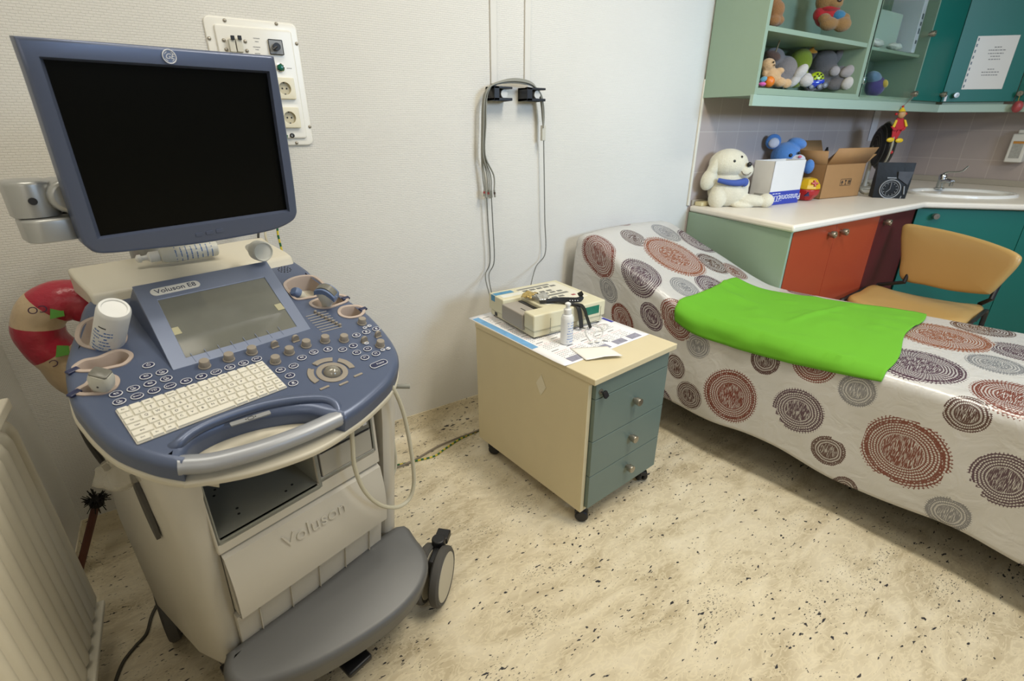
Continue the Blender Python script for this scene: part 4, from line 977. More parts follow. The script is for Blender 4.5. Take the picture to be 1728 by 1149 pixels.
# backsplash rail
tag(B().box((WR - .006, (DE.y + WB) / 2, ZW + .022), (.012, WB - DE.y, .044)).build('trim_2', mat('rail_grey', 'A9A294', .4), bevel=.003), kind='structure')
tag(B().box(((2.53 + WR) / 2, WB - .006, ZW + .015), (WR - 2.54, .012, .03)).build('trim_3', mat('rail_grey', 'A9A294', .4), bevel=.003), kind='structure')
yf = 1.235; zb0, zt0 = .09, ZW - .0365
def slab(x0, x1, y0, y1, z0, z1): return B().box(((x0 + x1) / 2, (y0 + y1) / 2, (z0 + z1) / 2), (x1 - x0, y1 - y0, z1 - z0))
BU = thing('base_cabinet', 'base unit with two orange doors and a sage green side panel', 'cabinet', (2.9, 1.6, 0))
sd = [(2.525, WB - .002), (2.425, yf + .0), (2.447, yf), (2.547, WB - .002)]
B().prism(sd, .0, zt0).build('side_panel', M_SAGE, BU, world=True, bevel=.001)
slab(2.545, 3.37, yf + .03, WB - .02, zb0, zt0 - .002).build('carcass', M_SAGE, BU, world=True)
slab(2.46, 3.37, yf + .07, yf + .085, 0, zb0).build('plinth', M_BLACK, BU, world=True)
for x0, x1, kx in ((2.44, 2.868, 2.80), (2.872, 3.368, 2.925)):
    d = slab(x0, x1, yf - .0, yf + .018, zb0, zt0 - .006).build('door', M_ORANGE, BU, world=True, bevel=.0012); knob(Vector((kx, yf, .835)), (0, -1, 0), d)
BU2 = thing('base_cabinet', 'narrow base unit with a dark oxblood red door', 'cabinet', (3.6, 1.6, 0))
slab(3.372, 3.86, yf + .03, WB - .02, zb0, zt0 - .002).build('carcass', M_SAGE, BU2, world=True)
d = slab(3.372, BEND.x + .005, yf, yf + .018, zb0, zt0 - .006).build('door', M_RED, BU2, world=True, bevel=.0012); knob(Vector((3.44, yf, .835)), (0, -1, 0), d)
slab(3.372, 3.86, yf + .07, yf + .085, 0, zb0).build('plinth', M_BLACK, BU2, world=True)
# diagonal teal corner unit under the sink
MD = frame((BEND.x + .015, BEND.y + .04, 0), (DG.x, DG.y, 0), (-DN.x, -DN.y, 0))
BU3 = thing('corner_cabinet', 'teal corner sink unit standing at an angle behind the tan chair', 'cabinet', MD.translation, math.atan2(DG.y, DG.x))
def dslab(x0, x1, y0, y1, z0, z1): return B(MD).box(((x0 + x1) / 2, (y0 + y1) / 2, (z0 + z1) / 2), (x1 - x0, y1 - y0, z1 - z0))
dslab(.05, 1.1, .03, .3, zb0, zt0 - .002).build('carcass', M_SAGE, BU3, world=True)
for x0, x1 in ((.003, .60), (.604, 1.2)):
    d = dslab(x0, x1, 0, .018, zb0, zt0 - .006).build('door', M_TEAL, BU3, world=True, bevel=.0012)
    if x0 < .1: p = MD @ Vector((.10, 0, .835)); knob(p, (DN.x, DN.y, 0), d)
dslab(.05, 1.15, .06, .075, 0, zb0).build('plinth', M_BLACK, BU3, world=True)
# sink and tap
sc_ = (onz(1530, 322, ZW) + onz(1706, 333, ZW)) / 2; sc_ = Vector((4.50, 1.22, ZW)); sa = R(-38)
SK = thing('sink_basin', 'white oval sink basin set in the corner of the worktop', 'sink', sc_, sa)
b = B(); vs = []; fs = []; prof = [(1.0, .0), (1.0, .012), (.97, .018), (.9, .016), (.86, .006), (.8, -.02), (.6, -.1), (.2, -.125), (0, -.126)]; n = 40
SKW = [Matrix.Translation(sc_) @ RZ(sa)]
for k, z in prof: vs += [(.325 * k * math.cos(2 * math.pi * i / n), .24 * k * math.sin(2 * math.pi * i / n), z) for i in range(n)]
for a in range(len(prof) - 1): fs += [(a * n + i, a * n + (i + 1) % n, (a + 1) * n + (i + 1) % n, (a + 1) * n + i) for i in range(n)]
B().add(vs, fs).build('basin', mat('ceramic_white', 'E4E3DE', .12, var=.01), SK, sharp=60)
tb = Vector((4.62, 1.38, ZW + .014)); td = Vector((-.72, -.69, 0)).normalized(); tsd = Vector((td.y, -td.x, 0)) * -1
TAP = thing('mixer_tap', 'chrome mixer tap with a long lever on the oval sink', 'tap', tb); b = B()
b.lathe([(.03, 0), (.03, .006), (.024, .01), (.023, .06), (.026, .085), (.02, .1), (0, .104)], 24, T(*tb)); b.tube([tb + Vector((0, 0, .045)), tb + td * .06 + Vector((0, 0, .062)), tb + td * .13 + Vector((0, 0, .06))], [.018, .016, .013], n=14)
b.cyl(tb + td * .125 + Vector((0, 0, .062)), tb + td * .125 + Vector((0, 0, .03)), .012); b.build('tap_body', M_CHROME, TAP, world=True)
b = B(); rt = Vector((.75, -.66, 0)); b.tube([tb + Vector((0, 0, .10)), tb + Vector((0, 0, .112)) + rt * .02, tb + rt * .09 + Vector((0, 0, .116)), tb + rt * .115 + Vector((0, 0, .122)), tb + rt * .14 + Vector((0, 0, .155))], [.014, .011, .009, .009, .007], n=10, flat=.6); b.build('lever', M_CHROME, TAP, world=True)
# soap dispenser on the right wall
so = onx(1718, 250, XR - .05); SD = thing('soap_dispenser', 'white soap dispenser with orange label strip on the tiled wall', 'dispenser', (XR, so.y, so.z))
b = B(); b.box((XR - .04, so.y, so.z), (.08, .1, .2)); b.box((XR - .035, so.y, so.z + .115), (.06, .06, .03)); b.build('casing', M_WHITE, SD, world=True, bevel=.008)
b = B(); b.box((XR - .081, so.y, so.z - .01), (.002, .06, .12)); b.build('label_panel', mat('label_grey', 'A7A69F', .5, var=.3, vscale=80), SD, world=True)
b = B(); b.box((XR - .0825, so.y, so.z + .04), (.002, .062, .016)); b.build('label_strip', mat('strip_orange', 'C78A3C', .5), SD, world=True)
# ------------- wall cabinets
YU = 1.61; ZU = 1.525; UX = 2.51; UB = Vector((4.84, YU)); ZTOP = 2.25
th_ = .02
OPN = thing('open_wall_shelf', 'sage open wall shelf with two tiers of soft toys', 'shelf', (3.0, 1.75, ZU))
slab(UX, UX + .024, YU, WB, ZU - .035, ZTOP).build('side_panel', M_SAGE, OPN, world=True, bevel=.001)
slab(UX + .024, 3.6, YU, WB, ZU - .03, ZU).build('shelf_board', M_SAGE, OPN, world=True, bevel=.001)
slab(UX + .024, 3.545, YU + .004, WB, 1.768, 1.79).build('shelf_board', M_SAGE, OPN, world=True, bevel=.001)
slab(3.545, 3.6, YU, WB, ZU, ZTOP).build('divider', M_SAGE, OPN, world=True, bevel=.001)
slab(UX, 3.6, YU, WB, ZTOP - .02, ZTOP).build('shelf_board', M_SAGE, OPN, world=True)
slab(UX + .024, 3.545, WB - .008, WB, ZU, ZTOP - .02).build('back_board', mat('sage_inner_shade', '6A7E6C', .5), OPN, world=True)  # darker than the sides: shade inside the shelf is put into the colour
GLC = thing('glass_wall_cabinet', 'sage wall cabinet with a clear glass door between the toys and teal doors', 'cabinet', (3.97, 1.75, ZU))
slab(3.602, 4.36, YU + .01, WB, ZU - .03, ZU).build('base_board', M_SAGE, GLC, world=True); slab(3.602, 4.34, YU + .03, WB, 1.768, 1.785).build('shelf_board', M_SAGE, GLC, world=True)
slab(4.34, 4.36, YU + .0, WB, ZU, ZTOP).build('side_panel', M_SAGE, GLC, world=True); slab(3.602, 4.34, WB - .008, WB, ZU, ZTOP).build('back_board', mat('sage_inner_shade', '6A7E6C'), GLC, world=True)  # back board carries the same painted-in interior shade
slab(3.602, 4.36, YU + .01, WB, ZTOP - .02, ZTOP).build('top_board', M_SAGE, GLC, world=True)
def m_glass():
    m, N, L, p = nodes_mat('pane_glass'); p.inputs['Base Color'].default_value = (.93, .98, .96, 1); p.inputs['Roughness'].default_value = .02; p.inputs['Transmission Weight'].default_value = 1; p.inputs['IOR'].default_value = 1.15
    nz = nd(N, 'TexNoise', i_Scale=3); bp = nd(N, 'Bump'); bp.inputs['Strength'].default_value = .01; L.new(nz.outputs['Fac'], bp.inputs['Height']); L.new(bp.outputs[0], p.inputs['Normal']); return m
GLD = slab(3.58, 4.335, YU - .006, YU - .001, ZU - .012, ZTOP).build('glass_door', m_glass(), GLC, world=True)
knob(Vector((4.29, YU - .006, 1.548)), (0, -1, 0), GLD); knob(Vector((4.30, YU - .006, 1.895)), (0, -1, 0), GLD)
B().box((3.588, YU - .008, 1.6), (.025, .012, .035)).build('hinge', M_CHROME, GLD, world=True, bevel=.002)
TWC = thing('teal_wall_cabinet', 'narrow wall cabinet with a teal door next to the glass door', 'cabinet', (4.6, 1.75, ZU))
slab(4.362, UB.x - .01, YU + .02, WB, ZU - .03, ZTOP).build('carcass', M_SAGE, TWC, world=True)
d = slab(4.362, UB.x - .004, YU, YU + .018, ZU - .012, ZTOP).build('door', M_TEAL, TWC, world=True, bevel=.0012); knob(Vector((4.80, YU, 1.56)), (0, -1, 0), d)
MU = frame((UB.x, UB.y, 0), (DG.x, DG.y, 0), (-DN.x, -DN.y, 0))
def uslab(x0, x1, y0, y1, z0, z1): return B(MU).box(((x0 + x1) / 2, (y0 + y1) / 2, (z0 + z1) / 2), (x1 - x0, y1 - y0, z1 - z0))
CWC = thing('corner_wall_cabinet', 'teal corner wall cabinet with a printed notice on its door', 'cabinet', (UB.x, UB.y, ZU), math.atan2(DG.y, DG.x))
uslab(.03, .42, .025, .2, ZU - .03, ZTOP).build('carcass', M_SAGE, CWC, world=True)
d = uslab(.003, .462, 0, .018, ZU - .012, ZTOP).build('door', M_TEAL, CWC, world=True, bevel=.0012); p = MU @ Vector((.075, 0, 1.555)); knob(p, (DN.x, DN.y, 0), d)
RWC = thing('right_wall_cabinet', 'teal wall cabinet on the right wall with the painted egg on its knob', 'cabinet', (5.25, 1.2, ZU)); RWC.name = 'side_wall_cabinet'; MW[RWC.name] = MW['right_wall_cabinet']
UE = MU @ Vector((.466, 0, 0))
slab(UE.x + .025, XR - .003, .3, UE.y - .03, ZU - .03, ZTOP).build('carcass', M_SAGE, RWC, world=True)
d = slab(UE.x, UE.x + .018, .3, UE.y, ZU - .012, ZTOP).build('door', M_TEAL, RWC, world=True, bevel=.0012); p = ondg = onx(1724, 158, UE.x); knob(Vector((UE.x, p.y, p.z)), (-1, 0, 0), d); EGG_K = Vector((UE.x - .03, p.y, p.z))
# valance under the cabinets
VL = thing('light_valance', 'pale sage light valance board under the wall cabinets', 'valance', (3.6, YU, ZU - .07))
slab(UX - .008, UB.x, YU - .004, YU + .014, ZU - .082, ZU - .031).build('valance_board', M_VAL, VL, world=True, bevel=.001)
uslab(.0, .466, -.004, .014, ZU - .082, ZU - .031).build('valance_board', M_VAL, VL, world=True, bevel=.001)
slab(UE.x - .004, UE.x + .014, .3, UE.y, ZU - .082, ZU - .031).build('valance_board', M_VAL, VL, world=True, bevel=.001)
# notice
def UD(x, y): p = onpl(x, y, MU @ T(0, -.001, 0) @ RX(R(90))); return Vector((p.x, p.y))
nq = [UD(1622, 150), UD(1690, 151), UD(1720, 60), UD(1650, 60)]
x0, x1 = nq[0].x + .0, (nq[1].x); z0, z1 = (nq[0].y + nq[1].y) / 2, (nq[2].y + nq[3].y) / 2
Mn = MU @ T(0, -.0012, 0) @ RX(R(90))
NT = thing('paper_notice', 'white printed notice in a punched plastic sleeve taped to the teal corner door', 'notice', Mn @ Vector(((x0 + x1) / 2, z0, 0)))
B(Mn).prism([(x0, z0), (x1, z0), (x1 , z1), (x0, z1)], 0, .0012).build('sleeve_sheet', mat('notice_white', 'D9D6D0', .35, var=.03), NT, world=True)
wn = x1 - x0; hn = z1 - z0; b = B(Mn); b_low = B(Mn)
for i, (fy, wf) in enumerate(((.79, .16), (.735, .4), (.675, .38), (.62, .22), (.565, .27), (.38, .15), (.325, .4), (.27, .36))):
    xx = x0 + wn * (.56 - wf / 2); xe = x0 + wn * (.56 + wf / 2)
    while xx < xe: l_ = random.uniform(.006, .016); (b if i < 5 else b_low).box((xx + l_ / 2, z0 + hn * fy, .0014), (l_, .0055, .0006)); xx += l_ + .004
b.build('text_block', M_GREYINK, NT, world=True, smooth=False); b_low.build('text_block', M_GREYINK, NT, world=True, smooth=False)
b = B(Mn)
for k in range(9): b.box((x0 + .01, z0 + hn * (.06 + .11 * k), .0014), (.008, hn * .055, .0006))
b.build('punched_strip', mat('strip_slate', '5A6A78', .5), NT, world=True)

# ---------------------------------------------------------------- tan chair
M_TAN = mat('tan_vinyl', 'B6945A', .38, var=.04, bump=(40, .1, .003))
CF = Vector((3.24, .93, 0)); CH = thing('visitor_chair', 'tan vinyl visitor chair with black tube frame behind the couch', 'chair', CF, R(-102 + 90 + 0))
cb = [(3.415, 1.105, .545), (3.452, .625, .545), (3.41, .61, .815), (3.56, 1.10, .80)]
cb = [onz(1503, 466, .545), onz(1690, 501, .545), onz(1716, 425, .80), onz(1545, 383, .795)]
def cushion(out, nrm, th, dish=0):
    b = B(); n = len(out); c0 = sum(out, Vector()) / n; vs = []; lev = [(.0, -th / 2), (.0, 0.0)]
    rings = [(1 - .05, -th * .5), (1 - .012, -th * .3), (1, 0), (1 - .012, th * .3), (1 - .05, th * .48), (.8, th * .6 - dish * .4), (.5, th * .62 - dish * .8), (.2, th * .62 - dish)]
    for k, h in rings: vs += [c0 + (p - c0) * k + nrm * h for p in out]
    fs = []
    for a in range(len(rings) - 1): fs += [(a * n + i, a * n + (i + 1) % n, (a + 1) * n + (i + 1) % n, (a + 1) * n + i) for i in range(n)]
    fs += [list(range(n))[::-1], [(len(rings) - 1) * n + i for i in range(n)]]
    return b.add(vs, fs)
bl, br, tr, tl = cb
ox = ((br - bl) + (tr - tl)).normalized(); oy = ((tl - bl) + (tr - br)); MCb = frame((bl + br + tr + tl) / 4, ox, oy)
Mci = MCb.inverted(); q_ = [Mci @ p for p in (bl, br, tr, tl)]
o2 = [q_[0].lerp(q_[1], .0), q_[0].lerp(q_[1], .3) + Vector((0, -.012, 0)), q_[0].lerp(q_[1], .6) + Vector((0, -.016, 0)), q_[1].lerp(q_[0], .06) + Vector((0, -.004, 0)), q_[1].lerp(q_[2], .06), q_[1].lerp(q_[2], .4) + Vector((.006, 0, 0)), q_[1].lerp(q_[2], .82) + Vector((.002, 0, 0)), q_[2].lerp(q_[3], .07) + Vector((0, -.004, 0)), q_[2].lerp(q_[3], .3) + Vector((0, .016, 0)), q_[2].lerp(q_[3], .55) + Vector((0, .022, 0)), q_[2].lerp(q_[3], .8) + Vector((0, .016, 0)), q_[3].lerp(q_[2], .03) + Vector((0, .0, 0)), q_[3].lerp(q_[0], .2) + Vector((-.004, 0, 0)), q_[3].lerp(q_[0], .6) + Vector((-.003, 0, 0))]
o2 = [(p.x, p.y) for p in cr([Vector((p.x, p.y, 0)) for p in o2], True, 6)]
hw = max(p[0] for p in o2)
sgn = 1 if (MCb.to_3x3() @ Vector((0, 0, 1))).x < 0 else -1
def bend(v): return MCb @ Vector((v[0], v[1], sgn * (v[2] + .03 * (v[0] / hw) ** 2 - .018)))
b = B(); n = len(o2); rings = [(.90, -.024), (.97, -.02), (1, -.006), (1, .004), (.985, .013), (.95, .0195), (.88, .023), (.7, .026), (.45, .027), (.2, .0275)]
for k, h in rings: b.v += [bend((p[0] * k, p[1] * k, h)) for p in o2]
for a in range(len(rings) - 1): b.f += [[a * n + i, a * n + (i + 1) % n, (a + 1) * n + (i + 1) % n, (a + 1) * n + i] for i in range(n)]
b.f += [list(range(n))[::-1], [(len(rings) - 1) * n + i for i in range(n)]]
nrm = MCb.to_3x3() @ Vector((0, 0, sgn))
b.build('backrest', M_TAN, CH, world=True, sharp=70)
sb = [onz(1480, 487, .45), onz(1655, 521, .45)]; dirv = Vector((-1, -.08, 0)).normalized(); sw = (sb[1] - sb[0]).normalized()
s0, s1 = sb[0] - sw * .03 + Vector((0, 0, -.01)), sb[1] + sw * .01 + Vector((0, 0, -.01))
sp = [s0, s0.lerp(s1, .2) + Vector((.012, 0, .0)), s0.lerp(s1, .5) + Vector((.02, 0, 0)), s0.lerp(s1, .8) + Vector((.012, 0, 0)), s1, s1 + dirv * .2, s1 + dirv * .4 - sw * .02, s0.lerp(s1, .5) + dirv * .44, s0 + dirv * .4 + sw * .02, s0 + dirv * .2]
so_ = cr(sp, True, 5)
for p in so_:
    f = abs((p - s0.lerp(s1, .5)).dot(sw)) / .25; p.z += .018 * f * f - .012
cushion(so_, Vector((0, 0, 1)), .05, .012).build('seat', M_TAN, CH, world=True, sharp=60)
ft = B()
for e, sg in ((s0, -1), (s1, 1)):
    q = e + sw * (.012 * sg); zz = Vector((0, 0, 1))
    btm = (bl if sg < 0 else br) + sw * (-.05 * sg)
    path = [Vector((q.x, q.y, 0)) + dirv * .42 + sw * .02 * sg, Vector((q.x, q.y, .40)) + dirv * .40 + sw * .01 * sg, q + dirv * .36 + zz * .01, q + dirv * .2 + zz * .012, q + dirv * .03 + zz * .01, q - dirv * .03 - zz * .03, Vector((q.x, q.y, .2)) - dirv * .06, Vector((q.x, q.y, 0)) - dirv * .1]
    ft.tube(cr(path, False, 6), .0125, n=10, flat=.75)
    ft.tube([q - sw * .03 * sg + zz * -.0, q - sw * .035 * sg - dirv * .02 + zz * .03, btm - zz * .02 - nrm * .035, btm + (tl - bl).normalized() * .15 - nrm * .045], .012, n=10)
ft.tube([s0 + dirv * .05 - Vector((0, 0, .04)), s1 + dirv * .05 - Vector((0, 0, .04))], .011, n=8); ft.tube([s0 + dirv * .35 - Vector((0, 0, .04)), s1 + dirv * .35 - Vector((0, 0, .04))], .011, n=8)
ft.build('tube_frame', M_BLACK, CH, world=True)
# ---------------------------------------------------------------- radiator, brush, wrapped hose on the left
M_RAD = mat('radiator_enamel', 'DAD4C2', .4, var=.03)
RD = thing('radiator', 'cream ribbed panel radiator on the left wall under the room corner', 'radiator', (XL, .8, .15))
xr, ya, yb2, zr0, zr1 = -.405, .15, 1.405, .155, .775
b = B(); b.box((-.45, (ya + yb2) / 2, (zr0 + zr1) / 2), (.05, yb2 - ya, zr1 - zr0))
b.box((xr - .006, (ya + yb2) / 2, zr0 + .008), (.024, yb2 - ya, .016)); b.build('radiator_panel', M_RAD, RD, bevel=.004, world=True)
pitch = .046; nr = int((yb2 - ya) / pitch); b = B()
for k in range(nr):
    yc = yb2 - .024 - k * pitch; vs = []; m_ = 7
    for z, s_ in ((zr0 + .018, 0), (zr0 + .03, .75), (zr0 + .05, 1), (zr1 - .05, 1), (zr1 - .03, .75), (zr1 - .015, 0)):
        vs += [(xr - .021 + .021 * s_ * math.sin(math.pi * i / (m_ - 1)) ** .6, yc - pitch * .46 + pitch * .92 * i / (m_ - 1), z) for i in range(m_)]
    b.add(vs, [(a * m_ + i, a * m_ + i + 1, (a + 1) * m_ + i + 1, (a + 1) * m_ + i) for a in range(5) for i in range(m_ - 1)])
b.build('rib_face', M_RAD, RD, world=True, sharp=60)
b = B(); b.box((-.445, (ya + yb2) / 2, zr1 + .012), (.085, yb2 - ya + .008, .026)); b.build('top_grille', M_RAD, RD, world=True, bevel=.004)
B().box((-.49, .6, .5), (.05, .05, .1)).build('wall_bracket', M_RAD, RD, world=True)
p0 = Vector((-.465, 1.80, .235)); p1 = Vector((-.47, 1.62, .0))
BRH = thing('upturned_brush', 'brown stick with a black frayed bristle end standing in the corner behind the radiator', 'brush', p1)
q0 = ony(163, 848, 1.78); q1 = onz(128, 985, .01)
b = B(); b.tube([q0, q1 + Vector((0, 0, .0))], .011, n=10); b.build('stick', mat('stick_brown', '5A3226', .5), BRH, world=True)
random.seed(3); b = B()
for k in range(90):
    d = Vector((random.gauss(0, 1), random.gauss(0, 1), random.gauss(.5, .7))).normalized(); b.tube([q0 + d * .006, q0 + d * .022 + Vector((0, 0, .008)), q0 + d * random.uniform(.028, .042) + Vector((0, 0, random.uniform(-.01, .012)))], .0016, n=4)
b.ell(q0, .02, nu=10, nv=8); b.build('bristle_head', mat('bristle_black', '14120F', .8), BRH, world=True)
HY = 1.625
hp = cr([ony(x, y, HY) for x, y in ((150, 512), (128, 506), (102, 508), (80, 517), (66, 537), (66, 560), (80, 582), (104, 604), (122, 628), (150, 645))], False, 8)
HS = thing('wrapped_hose', 'thick bent hose wrapped in red and cream printed film behind the ultrasound console', 'hose', ony(66, 560, HY))
M_RF = mat('film_red', 'A32638', .3, bump=(30, .5, .008), var=.12); M_CF = mat('film_cream', 'BFA887', .32, bump=(30, .4, .008), var=.1)
n = len(hp) - 1; rad = .052
for nm, a0, a1, m_ in (('red_band', 0, .36, M_RF), ('cream_band', .345, .52, M_CF), ('red_band', .51, .73, M_RF), ('cream_band', .72, 1, M_CF)):
    seg = hp[int(a0 * n):int(a1 * n) + 1]; B().tube(seg, [rad * (1 + .015 * math.sin(i * .5)) for i in range(len(seg))], n=18).build(nm, m_, HS, world=True, sharp=60)
def facing(p, roll=0):
    z = (CAMLOC - p).normalized(); x = Vector((_r.x, _r.y, 0)); y = z.cross(x).normalized(); x = y.cross(z); m = Matrix((x, y, z)).transposed().to_4x4(); m.translation = p; return m @ RZ(roll)
for (x, y), st, rl in (((63, 522), 'CO', R(192)), ((91, 612), 'C', R(215))):
    p = ony(x, y, HY); p = p + (CAMLOC - p).normalized() * (rad + .012); B(facing(p, rl)).text(st, .024, depth=.001).build('lettering', mat('film_plum', '3A1730', .5), HS, world=True, smooth=False)
for x, y in ((94, 527), (104, 592)):
    p = ony(x, y, HY); p = p + (CAMLOC - p).normalized() * (rad + .003); B(facing(p, R(20))).prism([(-.016, -.012), (.012, -.014), (.017, .008), (-.004, .016)], 0, .001).build('leaf_print', mat('film_green', '4F8A2C', .4), HS, world=True, smooth=False)

# ---------------------------------------------------------------- electrical panel on the wall
def W8(x, y): p = ony(330 + x / 4.787, 20 + y / 4.787, WY); return Vector((p.x, p.z))
MPL = frame((0, WY, 0), (1, 0, 0), (0, 0, 1))   # x = X, y = Z, z towards the room
a, c, d_ = W8(50, 40), W8(800, 85), W8(955, 1075); px0, px1, pz1, pz0 = a.x, (c.x + d_.x) / 2, (a.y + c.y) / 2, d_.y
EP = thing('socket_panel', 'white electrical wall panel with breakers, rotary switch and two sockets behind the monitor', 'electrical panel', (px0, WY, pz0))
M_PNL = mat('panel_enamel', 'E2E0D8', .3, var=.02)
b = B(MPL); b.prism(rrect(px0, pz0, px1, pz1, .018), 0, .008, r=.004); b.build('back_plate', M_PNL, EP, world=True, sharp=50)
a, c, d_ = W8(140, 105), W8(760, 150), W8(895, 1020); b = B(MPL); ix0, ix1, iz1, iz0 = a.x, (c.x + d_.x) / 2, (a.y + c.y) / 2, d_.y
b.prism(rrect(ix0, iz0, ix1, iz1, .008), .006, .016, r=.004); b.build('front_plate', M_PNL, EP, world=True, sharp=50)
for i, (x, y) in enumerate(((232, 73), (648, 100), (812, 260), (108, 218), (918, 928), (813, 1058), (223, 235), (395, 245), (243, 310), (410, 320))):
    p = W8(x, y); z = .008 if i < 6 else .016; B(MPL @ T(p.x, p.y, z)).lathe([(.0052, 0), (.0052, .001), (.0042, .003), (.002, .0042), (0, .0044)], 14).build('screw', M_STEEL, EP, world=True)
for x in (287, 343):
    p = W8(x, 270); br_ = B(MPL).box((p.x, p.y - .004, .026), (.0165, .034, .02)).build('breaker', mat('breaker_grey', 'C5C2B4', .5), EP, world=True, bevel=.001)
    q = W8(x, 222); B(MPL).box((q.x, q.y, .036), (.010, .011, .012)).build('toggle', M_BLACK, br_, world=True, bevel=.001)
p = W8(640, 292); sw_ = B(MPL).box((p.x, p.y, .019), (.040, .040, .007)).build('switch_plate', mat('switch_grey', '8C8E90', .4), EP, world=True, bevel=.001)
b = B(MPL); b.tube([(p.x + x, p.y + y, .0228) for x, y in rrect(-.02, -.02, .02, .02, .001, 1)], .001, n=4, closed=True); b.cyl((p.x, p.y, .022), (p.x, p.y, .04), .0105); b.tube([(p.x, p.y, .036), (p.x - .012, p.y - .009, .036)], .005, n=8); b.build('rotary_handle', M_BLACK, sw_, world=True)
p = W8(676, 455); lp = B(MPL @ T(p.x, p.y, .016)).lathe([(.0125, 0), (.0125, .005), (.0105, .006), (.0105, .003), (0, .003)], 22).build('lamp_ring', M_CHROME, EP, world=True)
B(MPL @ T(p.x, p.y, .019)).lathe([(.0098, 0), (.0095, .006), (.006, .0095), (0, .0105)], 20).build('pilot_lamp', mat('lamp_green', '0C5A46', .2), lp, world=True)
M_SOK = mat('socket_cream', 'DCD6BF', .35, var=.02)
for (cx0, cy0) in ((712, 622), (752, 855)):
    p = W8(cx0, cy0); p.x -= .001
    so = B(MPL @ T(p.x, p.y, .016)).prism(rrect(-.031, -.031, .031, .031, .003), 0, .012, holes=[ellp(0, 0, .0185, n=28)], r=.002).build('socket', M_SOK, EP, world=True, sharp=50)
    b = B(MPL @ T(p.x, p.y, .016)); b.prism(ellp(0, 0, .0186, n=28), 0, .002); b.build('socket_well', mat('well_cream', 'B9B29A', .5), so, world=True)
    b = B(MPL @ T(p.x, p.y, .0182))
    for sx in (-.0065, .0065): b.cyl((sx, 0, 0), (sx, 0, .0008), .0026, n=12)
    for sy in (-.0165, .0165): b.box((0, sy, .001), (.004, .003, .003))
    b.build('socket_hole', M_INK, so, world=True)
p = W8(772, 998); B(MPL @ T(p.x, p.y, .012)).lathe([(.0075, 0), (.0075, .007), (.004, .008), (.0035, .004), (0, .004)], 18).build('earth_jack', M_BLACK, EP, world=True)
b = B(MPL)
for x, y, wd in ((485, 220, .016), (490, 246, .010), (490, 290, .02), (492, 310, .008), (750, 460, .014), (498, 342, .015)):
    p = W8(x, y); xx = p.x - wd / 2
    while xx < p.x + wd / 2: b.box((xx, p.y, .0163), (.0016, .0022, .0006)); xx += .0026
b.build('print', M_GREYINK, EP, world=True, smooth=False)
# cables behind the monitor
for nm, lb, pts, r_c, c in (('mains_cable', 'black mains cable hanging below the monitor against the wall', [(470, 200, 1.89), (452, 300, 1.80), (437, 385, 1.72), (437, 412, 1.70), (438, 470, 1.68)], .0035, '1A1A1A'),
                            ('network_cable', 'beige cable hanging below the monitor between black and striped cables', [(478, 212, 1.89), (458, 300, 1.80), (448, 385, 1.72), (452, 415, 1.70), (462, 480, 1.68)], .0035, 'B5AE98')):
    tag(B().tube(cr([ony(x, y, Y) for x, y, Y in pts], False, 8), r_c, n=8).build(nm, mat('cable_' + c, c, .5)), lb, 'cable')
def stripes(pts, r_c, pit=.012):
    P = cr(pts, False, 30); b1 = B(); b2 = B(); acc = 0; run = [P[0]]; cur = 0
    for i in range(1, len(P)):
        acc += (P[i] - P[i - 1]).length; run.append(P[i])
        if acc > pit or i == len(P) - 1:
            if len(run) > 1: (b1 if cur == 0 else b2).tube(run, r_c, n=7)
            run = [P[i]]; cur = 1 - cur; acc = 0
    return b1, b2
M_GRN = mat('earth_green', '1F5E33', .45); M_YEL = mat('earth_yellow', 'C8B53A', .45)
def earth_cable(label, pts, r_c):
    t = thing('earth_cable', label, 'cable', pts[0]); b1, b2 = stripes(pts, r_c); b1.build('green_stripe', M_GRN, t, world=True); b2.build('yellow_stripe', M_YEL, t, world=True)
earth_cable('green and yellow striped earth cable hanging below the monitor corner', [ony(x, y, Y) for x, y, Y in ((484, 228, 1.90), (474, 320, 1.84), (468, 383, 1.80), (476, 425, 1.78), (486, 480, 1.74))], .0035)
fg = [onz(x, y, .0045) for x, y in ((640, 787), (654, 785), (673, 784), (708, 776), (734, 769), (751, 757), (777.5, 740), (809, 726), (860, 705))]
earth_cable('green and yellow striped earth cable lying on the floor beside the pedestal', fg, .0042)
fc = [onz(x, y, .0095) for x, y in ((640, 799), (655, 793.5), (697, 777), (744.5, 750.5), (809, 725), (870, 700))]
tag(B().tube(cr(fc, False, 10), .0042, n=8).build('floor_cable', mat('cable_taupe', '7F7464', .5)), 'grey cable lying on the floor next to the striped earth cable', 'cable')
fl = [onz(x, y, .005) for x, y in ((238, 930), (245, 952), (247, 965), (260, 987), (271, 1004), (256, 1039), (247, 1069), (228, 1091), (208, 1117), (195, 1149), (185, 1185))]
tag(B().tube(cr(fl, False, 8), .0045, n=8).build('floor_cable', mat('cable_dark', '3A372C', .5)), 'dark cable lying on the floor between radiator and ultrasound machine', 'cable')

